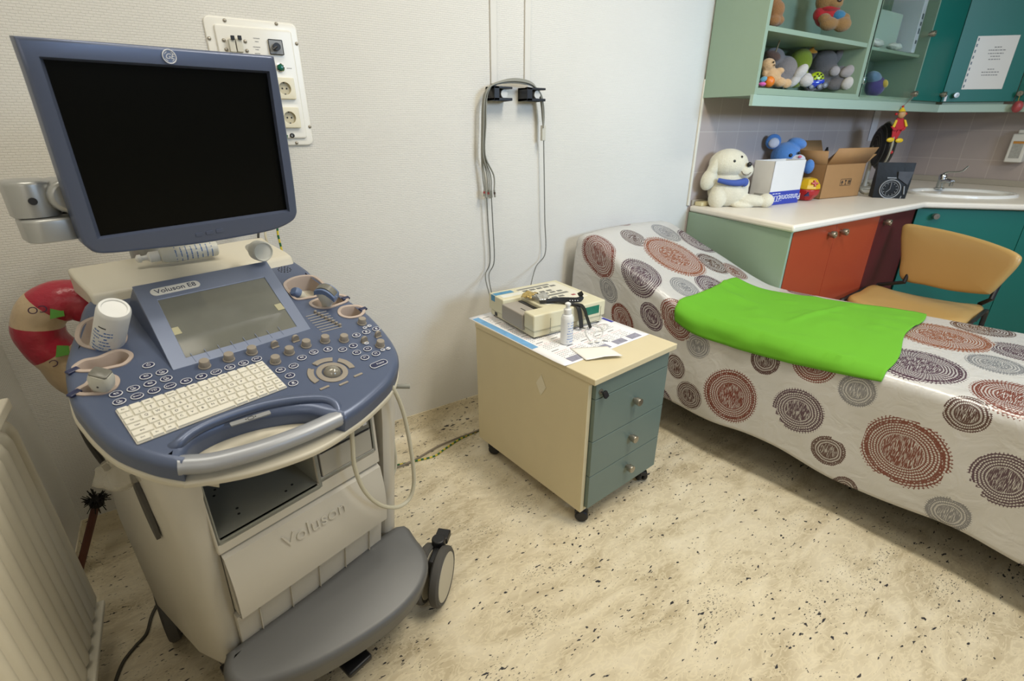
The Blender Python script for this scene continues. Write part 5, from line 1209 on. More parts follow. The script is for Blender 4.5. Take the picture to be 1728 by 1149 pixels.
# ---------------------------------------------------------------- conduits, hooks, leads
for x0, x1, yb_, lb in ((826.5, 837, 142, 'left of two white cable conduits running up the wall above the black hooks'), (884, 894, 140, 'right of two white cable conduits running up the wall above the black hooks')):
    q0, q1 = ony(x0, 80, WY), ony(x1, 80, WY); zb = ony(x0, yb_, WY).z
    tag(B().box(((q0.x + q1.x) / 2, WY - .004, (zb + ZC) / 2), (q1.x - q0.x, .008, ZC - zb)).build('cable_conduit', mat('conduit_white', 'CDCAC2', .45), bevel=.002), lb, 'conduit', 'cable conduits')
def c5(x, y): return (780 + x / 2.2975, y / 2.2975)
HKS = []
for i, (xa, xb, ya_, yb_) in enumerate(((108, 178, 335, 392), (235, 305, 340, 394))):
    p0 = ony(*c5(xa, ya_), 1.885); p1 = ony(*c5(xb, yb_), 1.885); cxh = (p0.x + p1.x) / 2; czh = (p0.z + p1.z) / 2; wh = (p1.x - p0.x); hh = p0.z - p1.z
    hk = thing('cable_hook', ('left' if i == 0 else 'right') + ' black wall hook with a white roller under the looped leads', 'hook', (cxh, WY, czh), 0, 'cable hooks')
    b = B(); b.box((cxh - wh * .36, WY - .034, czh), (wh * .28, .068, hh)); b.box((cxh, WY - .034, czh + hh * .42), (wh, .068, hh * .16)); b.box((cxh, WY - .034, czh - hh * .40), (wh, .068, hh * .2)); b.box((cxh, WY - .003, czh), (wh, .006, hh)); b.build('bracket', M_BLACK, hk, world=True, bevel=.0015)
    B().cyl((cxh + wh * .14, WY - .055, czh), (cxh + wh * .14, WY - .006, czh), hh * .31, n=20).build('roller', mat('roller_white', 'C3C4C2', .35), hk, world=True)
LS = thing('lead_bundle', 'bundle of grey patient leads looped over the two black wall hooks', 'leads', ony(*c5(130, 320), 1.88))
random.seed(11); ends = [(86, 745), (92, 752), (101, 748), (107, 753), (113, 750), (124, 748)]
for k in range(7):
    o = k * 3.0 - 9; e = ends[min(k, 5)]; yy = 1.885 - .006 * (k % 4)
    pts = [(e[0], e[1] - 10), (e[0] - 4 + o * .3, 680), (82 + o * .8, 600), (84 + o * .9, 480), (86 + o * .8, 400), (97 + o * .6, 352), (128 + o * .1, 325 + o * .2), (200, 313 + o * .9), (268, 326 + o * .7), (300 + o * .4, 362), (311 + o * .5, 410), (314 + o * .4, 460), (315, 496)]
    B().tube(cr([ony(*c5(*p), yy) for p in pts], False, 6), .0027, n=7).build('lead', M_CABLEG, LS, world=True)
for k, e in enumerate(ends):
    q0 = ony(*c5(e[0], e[1] - 12), 1.88); q1 = ony(*c5(e[0] + (k - 2) * 1.0, e[1] + 16), 1.88); tp = B().tube([q0, q1], .004, n=8).build('lead_tip', M_CABLEG, LS, world=True)
    if k in (0, 2, 5): q2 = q0.lerp(q1, .3); B().cyl(q2, q0.lerp(q1, .6), .0046, n=8).build('color_band', mat('band_red' if k < 3 else 'band_brown', '8F3A36' if k < 3 else '4A3A30', .5), tp, world=True)
q = ony(*c5(315, 516), 1.875); b = B(); b.box((q.x, 1.878, q.z), (.02, .016, .062)); b.build('connector', mat('connector_grey', 'BDBBAF', .45), LS, world=True, bevel=.003)
eb = [Mek @ Vector((EW * f, EDp * .985, EH * .7)) for f in (.06, .09, .62)]
for k, (pts, end) in enumerate((([(95, 765), (100, 860), (108, 1010)], eb[0]), ([(113, 765), (118, 860), (124, 1010)], eb[1]), ([(316, 545), (316, 565), (318, 700), (320, 850), (322, 980)], eb[2]))):
    B().tube(cr([ony(*c5(*p), 1.885) for p in pts] + [Vector((end.x * .25 + ony(*c5(*pts[-1]), 1.885).x * .75, 1.88, PT + .1)), Vector((end.x, end.y + .02, PT + .06)), end], False, 8), .0024, n=7).build('trunk_lead', mat('lead_slate', '63645F', .5), LS, world=True)

# ---------------------------------------------------------------- probes and bottles on the ultrasound machine
def tip(P0, px, py, L_, far=False):
    d = ray(px, py).normalized(); o = CAMLOC - P0; bq = o.dot(d); cq = o.dot(o) - L_ * L_; s_ = max(0, bq * bq - cq) ** .5
    return CAMLOC + d * (-bq + (s_ if far else -s_))
def axis_frame(P0, P1):
    z = (P1 - P0).normalized(); x = (_r - z * _r.dot(z)).normalized(); y = z.cross(x); m = Matrix((x, y, z)).transposed().to_4x4(); m.translation = P0; return m
def wthing(name, label, cat, M, group=None):
    o = thing(name, label, cat, M.translation, 0, group); o.rotation_euler = M.to_euler(); MW[o.name] = M; return o
# inverted gel bottle in the round holder
s, t = K(190, 455); P0 = WC @ Vector((s - .006, t - .012, -.052)); P1 = tip(P0, 193, 519, .168)
Mb = axis_frame(P0, P1); GB = wthing('gel_bottle', 'white gel bottle standing upside down in the round holder of the ultrasound console', 'bottle', Mb)
L_ = .168; rb = .0285
B().lathe([(.012, 0), (.02, .01), (rb * .9, .035), (rb, .05), (rb, L_ - .012), (rb * .97, L_ - .005), (rb * .88, L_), (rb * .74, L_), (rb * .70, L_ - .003), (rb * .3, L_ - .004), (0, L_ - .004)], 40).build('bottle_body', mat('bottle_white', 'DCDDDC', .38), GB, sharp=50)
b = B(); print_rows(b, rb + .0004, L_ * .36, L_ * .70, 7, -2.3, -1.0, 5, .003); b.build('print', M_BLUEINK, GB, smooth=False)
b = B(); rq = rb + .0004; b.add([(rq * math.cos(-1.9 + .12 * i), rq * math.sin(-1.9 + .12 * i), L_ * .78 + z) for z in (-.0016, .0016) for i in range(5)], [(i, i + 1, 6 + i, 5 + i) for i in range(4)]); b.build('print', M_INK, GB, smooth=False)
# bottles lying on the shelf
def lying(label, pa, pb_, r, zc, sd, m, cap, h=None):
    A = onz(*pa, zc); Z = onz(*pb_, zc); z = (A - Z).normalized(); M = frame(Z, Vector((0, 0, 1)).cross(z) * -1, Vector((0, 0, 1)))
    x = z.cross(Vector((0, 0, 1))).normalized(); y = z.cross(x); M = Matrix((x, y, z)).transposed().to_4x4(); M.translation = Z
    return gel_bottle(label, M, r, h or (A - Z).length / (1.3 if cap else 1.05), None, sd, cap, m, (-4.2, -2.2))
M_FROST = mat('frosted_white', 'CFCFC6', .3, var=.03)
zsh = 1.022
lying('frosted gel bottle with blue print lying on the shelf under the monitor', (232, 437), (366, 418), .021, zsh + .022, 7, M_FROST, True)
A = onz(445, 425, zsh + .03); Z = onz(408, 414, zsh + .03); z = (Z - A).normalized(); x = z.cross(Vector((0, 0, 1))).normalized(); y = z.cross(x); M = Matrix((x, y, z)).transposed().to_4x4(); M.translation = A
o = wthing('bottle_cap', 'frosted bell shaped bottle cap lying on the right end of the rear shelf', 'cap', M)
B().lathe([(0, .004), (.02, .004), (.0235, .0), (.026, .004), (.026, .03), (.021, .042), (.012, .07), (.008, .085), (0, .087)], 28).build('cap_shell', M_FROST, o)
# linear probe, left
s, t = K(190, 690); P0 = WC @ Vector((s, t, -.04)); P1 = tip(P0, 169, 628, .085); Mb = axis_frame(P0, P1)
LP = wthing('linear_probe', 'white ultrasound probe with a square grey lens in the lower left holder', 'ultrasound probe', Mb)
def loft(b, secs, n=20, p=3.2):
    """rounded-square sections: (z, rx, ry)"""
    vs = []
    for z, rx, ry in secs:
        for k in range(n):
            a = 2 * math.pi * k / n; c, s_ = math.cos(a), math.sin(a); vs.append((rx * math.copysign(abs(c) ** (2 / p), c), ry * math.copysign(abs(s_) ** (2 / p), s_), z))
    fs = [(a * n + k, a * n + (k + 1) % n, (a + 1) * n + (k + 1) % n, (a + 1) * n + k) for a in range(len(secs) - 1) for k in range(n)]
    return b.add(vs, fs + [list(range(n))[::-1], [(len(secs) - 1) * n + k for k in range(n)]])
M_PRB = mat('probe_white', 'CFCEC3', .38, var=.02); M_LENS = mat('probe_lens', '6B6A62', .35)
loft(B(), [(0, .010, .009), (.03, .0115, .010), (.042, .015, .013), (.052, .0185, .015), (.07, .0195, .0155), (.082, .0165, .013)]).build('probe_body', M_PRB, LP, sharp=60)
loft(B(), [(.0815, .0155, .012), (.0845, .0150, .0115), (.0855, .0135, .010)], p=6).build('lens', M_LENS, LP)
B(T(.002, -.0155, .06)).ell((0, 0, 0), (.002, .0012, .002), nu=8, nv=6).build('marker_dot', M_RUBBER, LP)
# convex probe, right
s, t = K(1238, 305); P0 = WC @ Vector((s, t, -.035)); P1 = tip(P0, *c2(1232, 212), .118); Mb = axis_frame(P0, P1)
CVX = wthing('convex_probe', 'cream curved ultrasound probe with a blue band in the right holder', 'ultrasound probe', Mb @ RZ(R(-14)))
def fan(z0, z1, half, th, n=14):
    """head section between two arc heights"""
    vs = []; b = B()
    lo = []; hi = []
    for k in range(n + 1):
        u = -1 + 2 * k / n; lo.append((half * u, z0 - .013 * u * u)); hi.append((half * u * .985, z1 - .016 * u * u))
    b.prism(lo + hi[::-1], -th / 2, th / 2, M=RX(R(90))); return b
b = B(); loft(b, [(0, .010, .009), (.03, .012, .010), (.046, .014, .0115), (.058, .021, .013), (.07, .0275, .0145), (.083, .0285, .015), (.088, .026, .0145)], n=26, p=2.6); b.build('probe_body', M_PRB, CVX, sharp=60)
fan(.084, .103, .0285, .029).build('blue_band', mat('probe_blue', '66789B', .4), CVX, bevel=.002); fan(.1025, .1065, .0265, .018).build('lens', M_LENS, CVX, bevel=.0015)
ca_ = [(660, 650), (672, 672), (683, 705), (692, 750), (698, 795), (697, 825), (688, 845), (668, 856), (640, 851), (615, 828), (599, 790), (595, 750), (594, 715), (598, 690)]
B().tube(cr([MW[US.name] @ only(x, y, .0) for x, y in ca_], False, 8), .0052, n=10).build('cable', M_CABLE, CVX, world=True)
s, t = K(1150, 262); P0 = WC @ Vector((s + .02, t - .0, -.045)); P1 = tip(P0, *c2(1078, 245), .085); Mb = axis_frame(P0, P1)
VP = wthing('volume_probe', 'small white and blue ultrasound probe lying low in the large right holder', 'ultrasound probe', Mb)
loft(B(), [(0, .008, .008), (.04, .009, .009), (.055, .012, .012), (.066, .013, .013), (.068, .011, .011)], p=2.4).build('probe_body', M_PRB, VP, sharp=60); loft(B(), [(.066, .0135, .0135), (.076, .0135, .0135), (.083, .010, .010)], p=2.6).build('blue_band', mat('probe_blue', '66789B'), VP, sharp=60)
cb_ = [(638, 668), (648, 688), (657, 715), (664, 745), (668, 775), (666, 795), (658, 803), (646, 798)]
B().tube(cr([MW[US.name] @ only(x, y, .16) for x, y in cb_], False, 8), .0042, n=10).build('cable', M_CABLE, VP, world=True)
# printer in the right bay
def Lp(x, y, z): return MW[US.name] @ Vector((x, y, z))
VPr = thing('video_printer', 'grey video printer fitted in the right bay under the console', 'printer', Lp(-.159, .2, .601), MA)
def lb_(name, c, z, m, bv=.002, par=None): return B(ML).box(c, z).build(name, m, par or VPr, world=True, bevel=bv)
lb_('printer_case', (-.159, .21, .653), (.140, .3, .102), mat('printer_grey', '8C8B86', .45), .003)
fa = lb_('front_door', (-.159, .056, .634), (.138, .012, .062), mat('printer_face', 'A09F9A', .35, .2)); lb_('control_strip', (-.159, .057, .684), (.138, .012, .034), mat('printer_dark', '6F706C', .4), .002)
lb_('display', (-.202, .0505, .683), (.034, .002, .013), M_INK, 0); lb_('paper_slit', (-.159, .0495, .6665), (.13, .002, .003), M_INK, 0)
for k in range(4): lb_('printer_button', (-.16 + .019 * k, .0505, .686), (.011, .003, .010), mat('key_grey', '6C6C66') if k == 0 else M_PRINT, .0006)
# clear plastic bag bunched under the console
random.seed(6); Pb = ML @ only(222, 792, .2)
PBG = B(); PBG.M = Matrix.Translation(Pb) @ RZ(MA)
def bag(u, v):
    a = 2 * math.pi * u; e = math.pi * v; n_ = noise.noise(Vector((math.cos(a) * 2, math.sin(a) * 2, v * 5))); r_q = .055 * (1 + .3 * n_)
    return (r_q * math.sin(e) * math.cos(a) * 1.0, r_q * math.sin(e) * math.sin(a) * .75, .032 * math.cos(e) * (1 + .5 * n_))
PBG.grid(bag, 30, 16)
tag(PBG.build('plastic_bag', mat('bag_clear', 'CFC9B8', .25, bump=(45, .8, .01), alpha=.3), sharp=80), 'crumpled clear plastic bag tucked under the left of the console', 'plastic bag')
# ---------------------------------------------------------------- toys and things on the worktop
def BF(P): m = Matrix((Vector((_r.x, _r.y, 0)).normalized(), Vector((_f.x, _f.y, 0)).normalized(), Vector((0, 0, 1)))).transposed().to_4x4(); m.translation = P; return m
def FP_(M, x, y):
    Mi = M.inverted(); o = Mi @ CAMLOC; d = Mi.to_3x3() @ ray(x, y); p = o + d * (-o.y / d.y); return Vector((p.x, 0, p.z))
def fpx(M): a = FP_(M, 1300, 200); b_ = FP_(M, 1301, 200); return (b_ - a).x
class Toy:
    """soft toy in an upright frame that faces the camera; sizes are taken in photo pixels"""
    def __init__(s, name, label, cat, P, group=None, y0=0):
        s.M = BF(P); s.k = abs(FP_(s.M, 1300, 250).x - FP_(s.M, 1400, 250).x) / 100; s.o = thing(name, label, cat, P, -YAW, group); s.b = None
    def pos(s, x, y, d=0): p = FP_(s.M, x, y); p.y = d * s.k; return p
    def blob(s, x, y, rx, rz, d=0, rd=None, rot=0):
        if s.b is None: s.b = B(s.M)
        s.b.ell(s.pos(x, y, d), (rx * s.k, (rd or min(rx, rz)) * s.k, rz * s.k), rot=RY(R(rot)), nu=22, nv=14); return s
    def part(s, name, m, fuse=True, par=None, vox=None):
        o = s.b.build(name, m, par or s.o, world=True, sharp=80, remesh=(vox or max(.0035, 1.3 * s.k)) if fuse else 0); s.b = None; return o
    def bit(s, name, m, x, y, rx, rz, d=0, rd=None, rot=0, par=None): s.blob(x, y, rx, rz, d, rd, rot); return s.part(name, m, False, par)
def fur(name, c): return mat(name, c, .95, bump=(220, .7, .006), var=.1, vscale=30, sheen=.3)
M_EYE = mat('bead_black', '0E0E0F', .15)
# --- cream dog with a blue scarf
P = onz(1228, 347, ZW); P.z = ZW
t = Toy('plush_dog', 'cream plush dog with long ears and blue scarf sitting at the worktop end', 'soft toy', P)
t.blob(1229, 276, 32, 24, 0, 26).blob(1252, 287, 15, 14, -8, 15).blob(1226, 300, 24, 12, 0, 20).blob(1228, 322, 34, 27, 0, 28).blob(1205, 333, 15, 18, -14, 15).blob(1262, 336, 28, 10, -16, 13, 6).blob(1284, 336, 13, 12, -18, 12).blob(1246, 343, 20, 7, -16, 12).blob(1258, 312, 9, 12, 6, 10)
bd_ = t.part('body', fur('fur_cream', 'D8D2BC'))
t.blob(1194, 302, 13, 19, -6, 11, 18).blob(1203, 281, 9, 22, -6, 11, 22); t.part('ear', fur('fur_cream', 'D8D2BC'))
t.bit('nose', M_EYE, 1255, 276, 4.2, 3.8, -22); t.bit('eye', M_EYE, 1229.5, 270.5, 2.5, 2.5, -24, 2); t.bit('eye', M_EYE, 1243.5, 263.5, 2, 2, -20, 2)
t.b = B(t.M); t.b.tube(cr([t.pos(*p) for p in ((1243, 287, -20), (1246, 292, -22), (1252, 293, -23), (1258, 289, -22))], False, 4), .0018, n=6); t.part('mouth', mat('thread_brown', '6B5F50', .8), False)
t.b = B(t.M); t.b.tube(cr([t.pos(*p) for p in ((1204, 302, -20), (1218, 305, -26), (1232, 306, -27), (1248, 304, -24))], False, 5), [.012 + .0006 * i for i in range(16)], n=10); t.blob(1246, 305, 6, 7, -26, 5); t.part('scarf', mat('scarf_blue', '3E559C', .8, bump=(120, .3)), False)
# --- white carton with a blue printed band, set upside down
a0 = onz(1294, 347.5, ZW); a1 = onz(1345, 341.5, ZW); ex_ = (a1 - a0).normalized(); ey_ = Vector((-ex_.y, ex_.x, 0)); wb = (a1 - a0).length; hb = ony(1301, 273, a0.y).z - ZW; db = .13
Mx = frame(Vector((a0.x, a0.y, ZW + .001)), ex_, ey_)
WBX = thing('white_carton', 'open white carton with a blue band and upside-down printing on the worktop', 'box', Mx.translation)
th = .004
b = B(Mx)
for c, z in (((wb / 2, th / 2, hb / 2), (wb, th, hb)), ((wb / 2, db - th / 2, hb / 2), (wb, th, hb)), ((th / 2, db / 2, hb / 2), (th, db, hb)), ((wb - th / 2, db / 2, hb / 2), (th, db, hb)), ((wb / 2, db / 2, th / 2), (wb, db, th))): b.box(c, z)
b.build('carton', mat('carton_white', 'DDDBD6', .55, var=.03), WBX, world=True)
b = B(Mx); b.box((wb / 2, -.0004, hb * .155), (wb, .001, hb * .31)); BND = b.build('blue_band', mat('band_blue', '2F3FA0', .5), WBX, world=True)
Mtx = Mx @ T(wb * .68, -.0012, hb * .155) @ RX(R(90)) @ RZ(R(180)); B(Mtx).text('Panasonic', .052, depth=.0004, sx=1.05, shear=0).build('lettering', M_PRINT, BND, world=True, smooth=False)
b = B(Mx @ T(0, -.0012, 0) @ RX(R(90)))
for k in range(3):
    x = wb * (.10 + .09 * k); b.tube([(p[0], p[1], 0) for p in rrect(x, hb * .08, x + .022, hb * .2, .003, 2)], .0014, n=4, closed=True); b.box((x + .011, hb * .26, 0), (.02, .004, .001))
b.build('band_symbol', M_PRINT, BND, world=True)
b = B(Mx); b.box((-.0005, db * .45, hb * .2), (.001, db * .6, .03)); b.build('side_label', mat('label_grey', 'A7A69F'), WBX, world=True)
# --- blue mouse
P = onz(1330, 330, ZW); P = Vector((3.19, 1.845, ZW)); t = Toy('plush_mouse', 'blue plush mouse with big round ears peeking over the white carton', 'soft toy', P)
t.blob(1325, 262, 23, 21, 0, 20).blob(1328, 300, 24, 30, 2, 20).blob(1345, 242, 16, 9, 0, 12, 12).blob(1363, 281, 8, 12, -4, 8); t.part('body', fur('fur_blue', '4C7FC0'))
t.blob(1306, 239, 13, 12, 2, 5); e_ = t.part('ear', fur('fur_blue', '4C7FC0'), False); t.bit('ear_lining', fur('fur_white', 'C9CAD4'), 1305, 241, 9, 8, -2, 4, par=e_)
t.blob(1337, 268, 13, 8, -16, 8).part('muzzle', fur('fur_white', 'C9CAD4'), False); t.bit('nose', mat('nose_pink', 'C9627A', .5), 1336, 263, 3, 2.2, -26, 2); t.bit('eye', M_EYE, 1324, 261, 3, 3, -20, 2); t.bit('eye', M_EYE, 1338, 257, 2.5, 2.5, -20, 2)
# --- brown carton with open flaps
c0 = onz(1382, 336.5, ZW); c1 = onz(1447, 330.5, ZW); ex_ = (c1 - c0).normalized(); ey_ = Vector((-ex_.y, ex_.x, 0)); wb = (c1 - c0).length; db = .27
hb = ony(1398, 278, c0.y).z - ZW; Mx = frame(Vector((c0.x, c0.y, ZW + .001)), ex_, ey_)
BX = thing('brown_carton', 'brown cardboard box with open flaps between the ball toy and the black bag', 'box', Mx.translation)
M_CB = mat('cardboard', 'A37B4E', .75, var=.06, vscale=20)
b = B(Mx)
for c, z in (((wb / 2, th / 2, hb / 2), (wb, th, hb)), ((wb / 2, db - th / 2, hb / 2), (wb, th, hb)), ((th / 2, db / 2, hb / 2), (th, db, hb)), ((wb - th / 2, db / 2, hb / 2), (th, db, hb)), ((wb / 2, db / 2, th / 2), (wb, db, th))): b.box(c, z)
b.build('carton', M_CB, BX, world=True)
def flap(p, q, out, up, ln, sk=0): 
    o = (Vector(out) * math.cos(up) + Vector((0, 0, 1)) * math.sin(up)) * ln; p = Vector(p); q = Vector(q); d = (q - p).normalized() * sk
    b = B(Mx); b.add([p, q, q + o - d * 0, p + o + d * 0], [(0, 1, 2, 3)]); return b.build('flap', M_CB, BX, world=True, solid=.004)
flap((0, 0, hb), (wb, 0, hb), (0, -1, 0), R(62), hb * .52); flap((0, 0, hb), (0, db, hb), (-1, 0, 0), R(78), .08); flap((wb, 0, hb), (wb, db, hb), (1, 0, 0), R(30), .1); flap((.04, db, hb), (wb - .03, db, hb), (0, 1, 0), R(68), .14)
b = B(Mx @ T(0, -.001, 0) @ RX(R(90))); x0 = wb * .44
b.tube([(p[0], p[1], 0) for p in rrect(x0, hb * .36, x0 + wb * .27, hb * .55, .002, 1)], .0012, n=4, closed=True)
for k in range(3):
    xc = x0 + wb * (.045 + .09 * k)
    if k == 0: b.add([(xc - .012, hb * .44, 0), (xc + .012, hb * .44, 0), (xc, hb * .52, 0)], [(0, 1, 2)]); b.box((xc, hb * .41, 0), (.006, hb * .06, .001))
    elif k == 1: b.add([(xc - .011, hb * .52, 0), (xc, hb * .45, 0), (xc + .011, hb * .52, 0)], [(0, 1, 2)]); b.box((xc, hb * .42, 0), (.004, hb * .06, .001)); b.box((xc, hb * .39, 0), (.014, .004, .001))
    else:
        for q in (-1, 0, 1): b.box((xc + q * .009, hb * .455, 0), (.003, hb * .13, .001))
        b.box((xc, hb * .47, 0), (.026, .004, .001))
b.build('care_mark', M_INK, BX, world=True)
tr_ = thing('triangle_frame', 'black triangular frame sticking up out of the brown cardboard box', 'triangle', Mx @ Vector((wb * .45, db * .5, hb * .6)))
b = B(Mx @ T(wb * .40, db * .55, hb * .4) @ RX(R(90))); b.prism([(-.10, 0), (.10, 0), (.03, hb * 1.05)], -.006, .006, holes=[[(-.03, hb * .55), (.055, hb * .55), (.024, hb * .85)]]); b.build('frame_plate', M_BLACK, tr_, world=True)
b = B(Mx @ T(wb * .40, db * .55, hb * .4) @ RX(R(90))); b.prism([(-.03, hb * .55), (.055, hb * .55), (.024, hb * .85)], -.002, .002); b.build('inner_plate', M_PRINT, tr_, world=True)
# --- first aid shape ball
P = onz(1361, 338, ZW); P.z = ZW
t = Toy('toy_ball', 'yellow and red faceted toy ball with a red cross beside the brown box', 'toy', P); r0 = t.pos(1362, 318); rr = 20 * t.k; cc_ = Vector((r0.x, 0, rr * .98))
b = B(t.M @ Matrix.Translation(cc_)); b.lathe([(0, -rr * .98), (rr * .5, -rr * .94), (rr * .92, -rr * .42), (rr, 0)], 9); b.build('lower_half', mat('toy_red', 'A81E22', .3), t.o, world=True, sharp=20, bevel=.006)
b = B(t.M @ Matrix.Translation(cc_)); b.lathe([(rr * 1.0, 0.001), (rr * .95, rr * .35), (rr * .6, rr * .86), (0, rr * .98)], 9); b.build('upper_half', mat('toy_yellow', 'D2A91C', .3), t.o, world=True, sharp=20, bevel=.006)
b = B(t.M @ Matrix.Translation(cc_) @ T(.006, -rr * .8, rr * .5) @ RX(R(58))); b.box((0, 0, .004), (.012, .04, .008)); b.box((0, 0, .004), (.04, .012, .008)); b.build('cross', mat('toy_red', 'A81E22'), t.o, world=True, bevel=.002)
b = B(t.M @ Matrix.Translation(cc_) @ T(-.028, -rr * .82, -rr * .34) @ RX(R(100))); b.prism([(-.014, -.012), (.016, -.012), (.004, .014)], -.002, .006); b.build('shape_hole', mat('toy_navy', '1E2148', .4), t.o, world=True)
# --- black paper bag
g0 = onz(1472, 333, ZW); g1 = onz(1528, 335, ZW); g0, g1 = Vector((3.80, 1.47, ZW)), Vector((3.88, 1.30, ZW)); g0 = onz(1472, 333.5, ZW); g1 = onz(1527, 335.5, ZW)
ex_ = (g1 - g0).normalized(); ey_ = Vector((-ex_.y, ex_.x, 0)); wg = (g1 - g0).length; Mg = frame(Vector((g0.x, g0.y, ZW + .001)), ex_, ey_); hg = .215
BG = thing('black_bag', 'black glossy bag printed with a wristwatch standing near the sink', 'bag', Mg.translation)
b = B(Mg); fl_ = .012
def bagp(z, y0, y1): f = fl_ * z / hg; return [(-f, y0, z), (wg + f, y0, z), (wg + f, y1, z), (-f, y1, z)]
lv = [bagp(0, 0, .085), bagp(hg * .5, .006, .07), bagp(hg * .86, .018, .05), bagp(hg, .024, .04)]
for l in lv: b.v += [Mg @ Vector(v) for v in l]
for k in range(3): b.f += [[4 * k + i, 4 * k + (i + 1) % 4, 4 * k + 4 + (i + 1) % 4, 4 * k + 4 + i] for i in range(4)]
b.f += [[3, 2, 1, 0]]
b.build('bag_body', mat('bag_black', '14130F', .42, bump=(14, .2, .01), var=.2, spec=.25), BG, world=True, sharp=25)
Mf = Mg @ T(wg * .46, -.0006, hg * .26) @ RX(R(90 - 3.0)); rw = .056
b = B(Mf); 
for r_q, wq in ((rw, .0035), (rw * .8, .0015)): b.tube([(p[0], p[1], .001) for p in ellp(0, 0, r_q, n=36)], wq, n=5, closed=True)
for k in range(12):
    a = 2 * math.pi * k / 12; b.tube([(rw * .58 * math.cos(a), rw * .58 * math.sin(a), .001), (rw * .7 * math.cos(a), rw * .7 * math.sin(a), .001)], .002, n=4)
b.tube([(0, 0, .001), (.0, .033, .001)], .0018, n=4); b.tube([(0, 0, .001), (-.02, -.022, .001)], .0018, n=4)
b.box((-.005, rw * 1.22, .001), (.05, .006, .001)); b.tube([(rw * 1.3, .02, .001), (rw * 1.45, -.03, .001)], .004, n=5); b.tube([(rw * 1.25, -.04, .001), (rw * 1.2, -.055, .001)], .003, n=5)
b.build('watch_print', mat('print_silver', '8E9296', .4), BG, world=True)
Mf2 = Mg @ T(wg * .78, .003, hg * .62) @ RX(R(90 - 4)); B(Mf2).prism([(-.03, -.01), (.03, -.05), (.045, .03), (-.035, .03)], 0, .0008).build('pale_print', mat('print_haze', '3A3B3F', .5, var=.5, vscale=24), BG, world=True)
# --- table fan seen edge on
P = Vector((4.2, 1.765, ZW)); t = Toy('table_fan', 'black table fan seen edge-on behind the black bag', 'fan', P)
cf = t.pos(1490, 246); cf = Vector((cf.x, 0, cf.z)); Mfa = t.M @ Matrix.Translation(cf) @ RZ(R(-16)) @ RY(R(90)); rF = 36 * t.k
b = B(Mfa); b.lathe([(.02, -.05), (rF * .75, -.045), (rF * .97, -.015), (rF, 0), (rF * .97, .015), (rF * .75, .04), (.02, .05)], 36)
CG_ = b.build('fan_cage', mat('fan_black', '1B1B1C', .45), t.o, world=True, sharp=30)
b = B(Mfa)
for q in (.3, .45, .6, .75, .88):
    for sg in (-1, 1): b.tube([(p[0], p[1], sg * (.052 - .03 * q ** 3)) for p in ellp(0, 0, rF * q, n=32)], .0022, n=4, closed=True)
b.build('cage_wire', mat('fan_grey', '55544F', .4), CG_, world=True)
B(Mfa).tube([(p[0], p[1], 0) for p in ellp(0, 0, rF * 1.01, n=40)], .007, n=8, closed=True).build('cage_rim', mat('fan_cream', 'A29C88', .4), CG_, world=True)
b = B(t.M); b.lathe([(.075, 0), (.08, .006), (.075, .014), (.02, .022), (.014, .05), (.013, cf.z)], 30, Matrix.Translation(Vector((cf.x - .03, .04, 0)))); b.build('stand', mat('fan_base', '9B978A', .4), t.o, world=True)
cb2 = [onz(x, y, ZW + .006) for x, y in ((1452, 322), (1462, 312), (1472, 314), (1470, 324), (1458, 326), (1452, 318), (1464, 308), (1478, 318))]
tag(B().tube(cr(cb2, False, 6), .005, n=8).build('power_cord', M_CABLE), 'cream power cord coiled on the worktop between the brown box and the fan', 'cord')
# --- white strip of paper on the tiles
q0 = ony(1462, 238, WB - .002); q1 = ony(1488, 190, WB - .002); b = B(); 
tag(B().prism([(-.05, 0), (.05, 0), (.05, .235), (-.05, .235)], 0, .0015, M=frame(Vector(((q0.x + q1.x) / 2, WB - .001, q0.z)), (1, 0, 0), (0, 0, 1))).build('paper_strip', mat('strip_paper', 'C9C6C8', .5, var=.08, vscale=60)), 'white printed paper strip stuck on the tiles behind the fan', 'paper')
# --- cream wood offcut at the wall
w0 = onz(1164, 343, ZW + .01); w1 = onz(1192, 341, ZW + .01); b = B(); b.box((2.60, 1.862, ZW + .012), (.11, .05, .022), rz=R(-4)); tag(b.build('wood_offcut', mat('offcut_cream', 'CFC49A', .5), bevel=.003), 'short cream wood offcut lying in the worktop corner behind the cream dog', 'wood block')
# --- hanging wooden jumping jack
P = Vector((4.24, YU - .045, 1.3)); t = Toy('jumping_jack', 'red and yellow wooden jumping jack hanging from the glass door knob', 'toy', P)
MR, MY, MSK = mat('paint_red', 'B3181B', .4), mat('paint_yellow', 'D9B61E', .4), mat('paint_skin', 'B98E5E', .5)
def flat(pts, m, nm, d=0, th_=.008): b = B(t.M @ T(0, d, 0) @ RX(R(90))); b.prism([(t.pos(x, y).x, t.pos(x, y).z) for x, y in pts], -th_ / 2, th_ / 2); return b.build(nm, m, t.o, world=True, bevel=.0015)
flat([(1514, 199), (1524, 199), (1528, 207), (1527, 219), (1511, 219), (1510, 207)], MR, 'torso'); flat([(1510, 202), (1513, 203), (1508, 215), (1504, 214)], MY, 'sleeve', -.008); flat([(1524, 202), (1527, 202), (1530, 213), (1526, 214)], MY, 'sleeve', -.008)
flat([(1502, 213), (1508, 214), (1513, 220), (1506, 220)], MR, 'hand', -.006); flat([(1526, 214), (1529, 213), (1524, 220), (1519, 221)], MR, 'hand', -.006)
flat([(1507, 219), (1514, 219), (1511, 235), (1505, 235)], MR, 'trouser_leg', .006); flat([(1516, 219), (1525, 217), (1514, 235), (1509, 235)], MR, 'trouser_leg', .008)
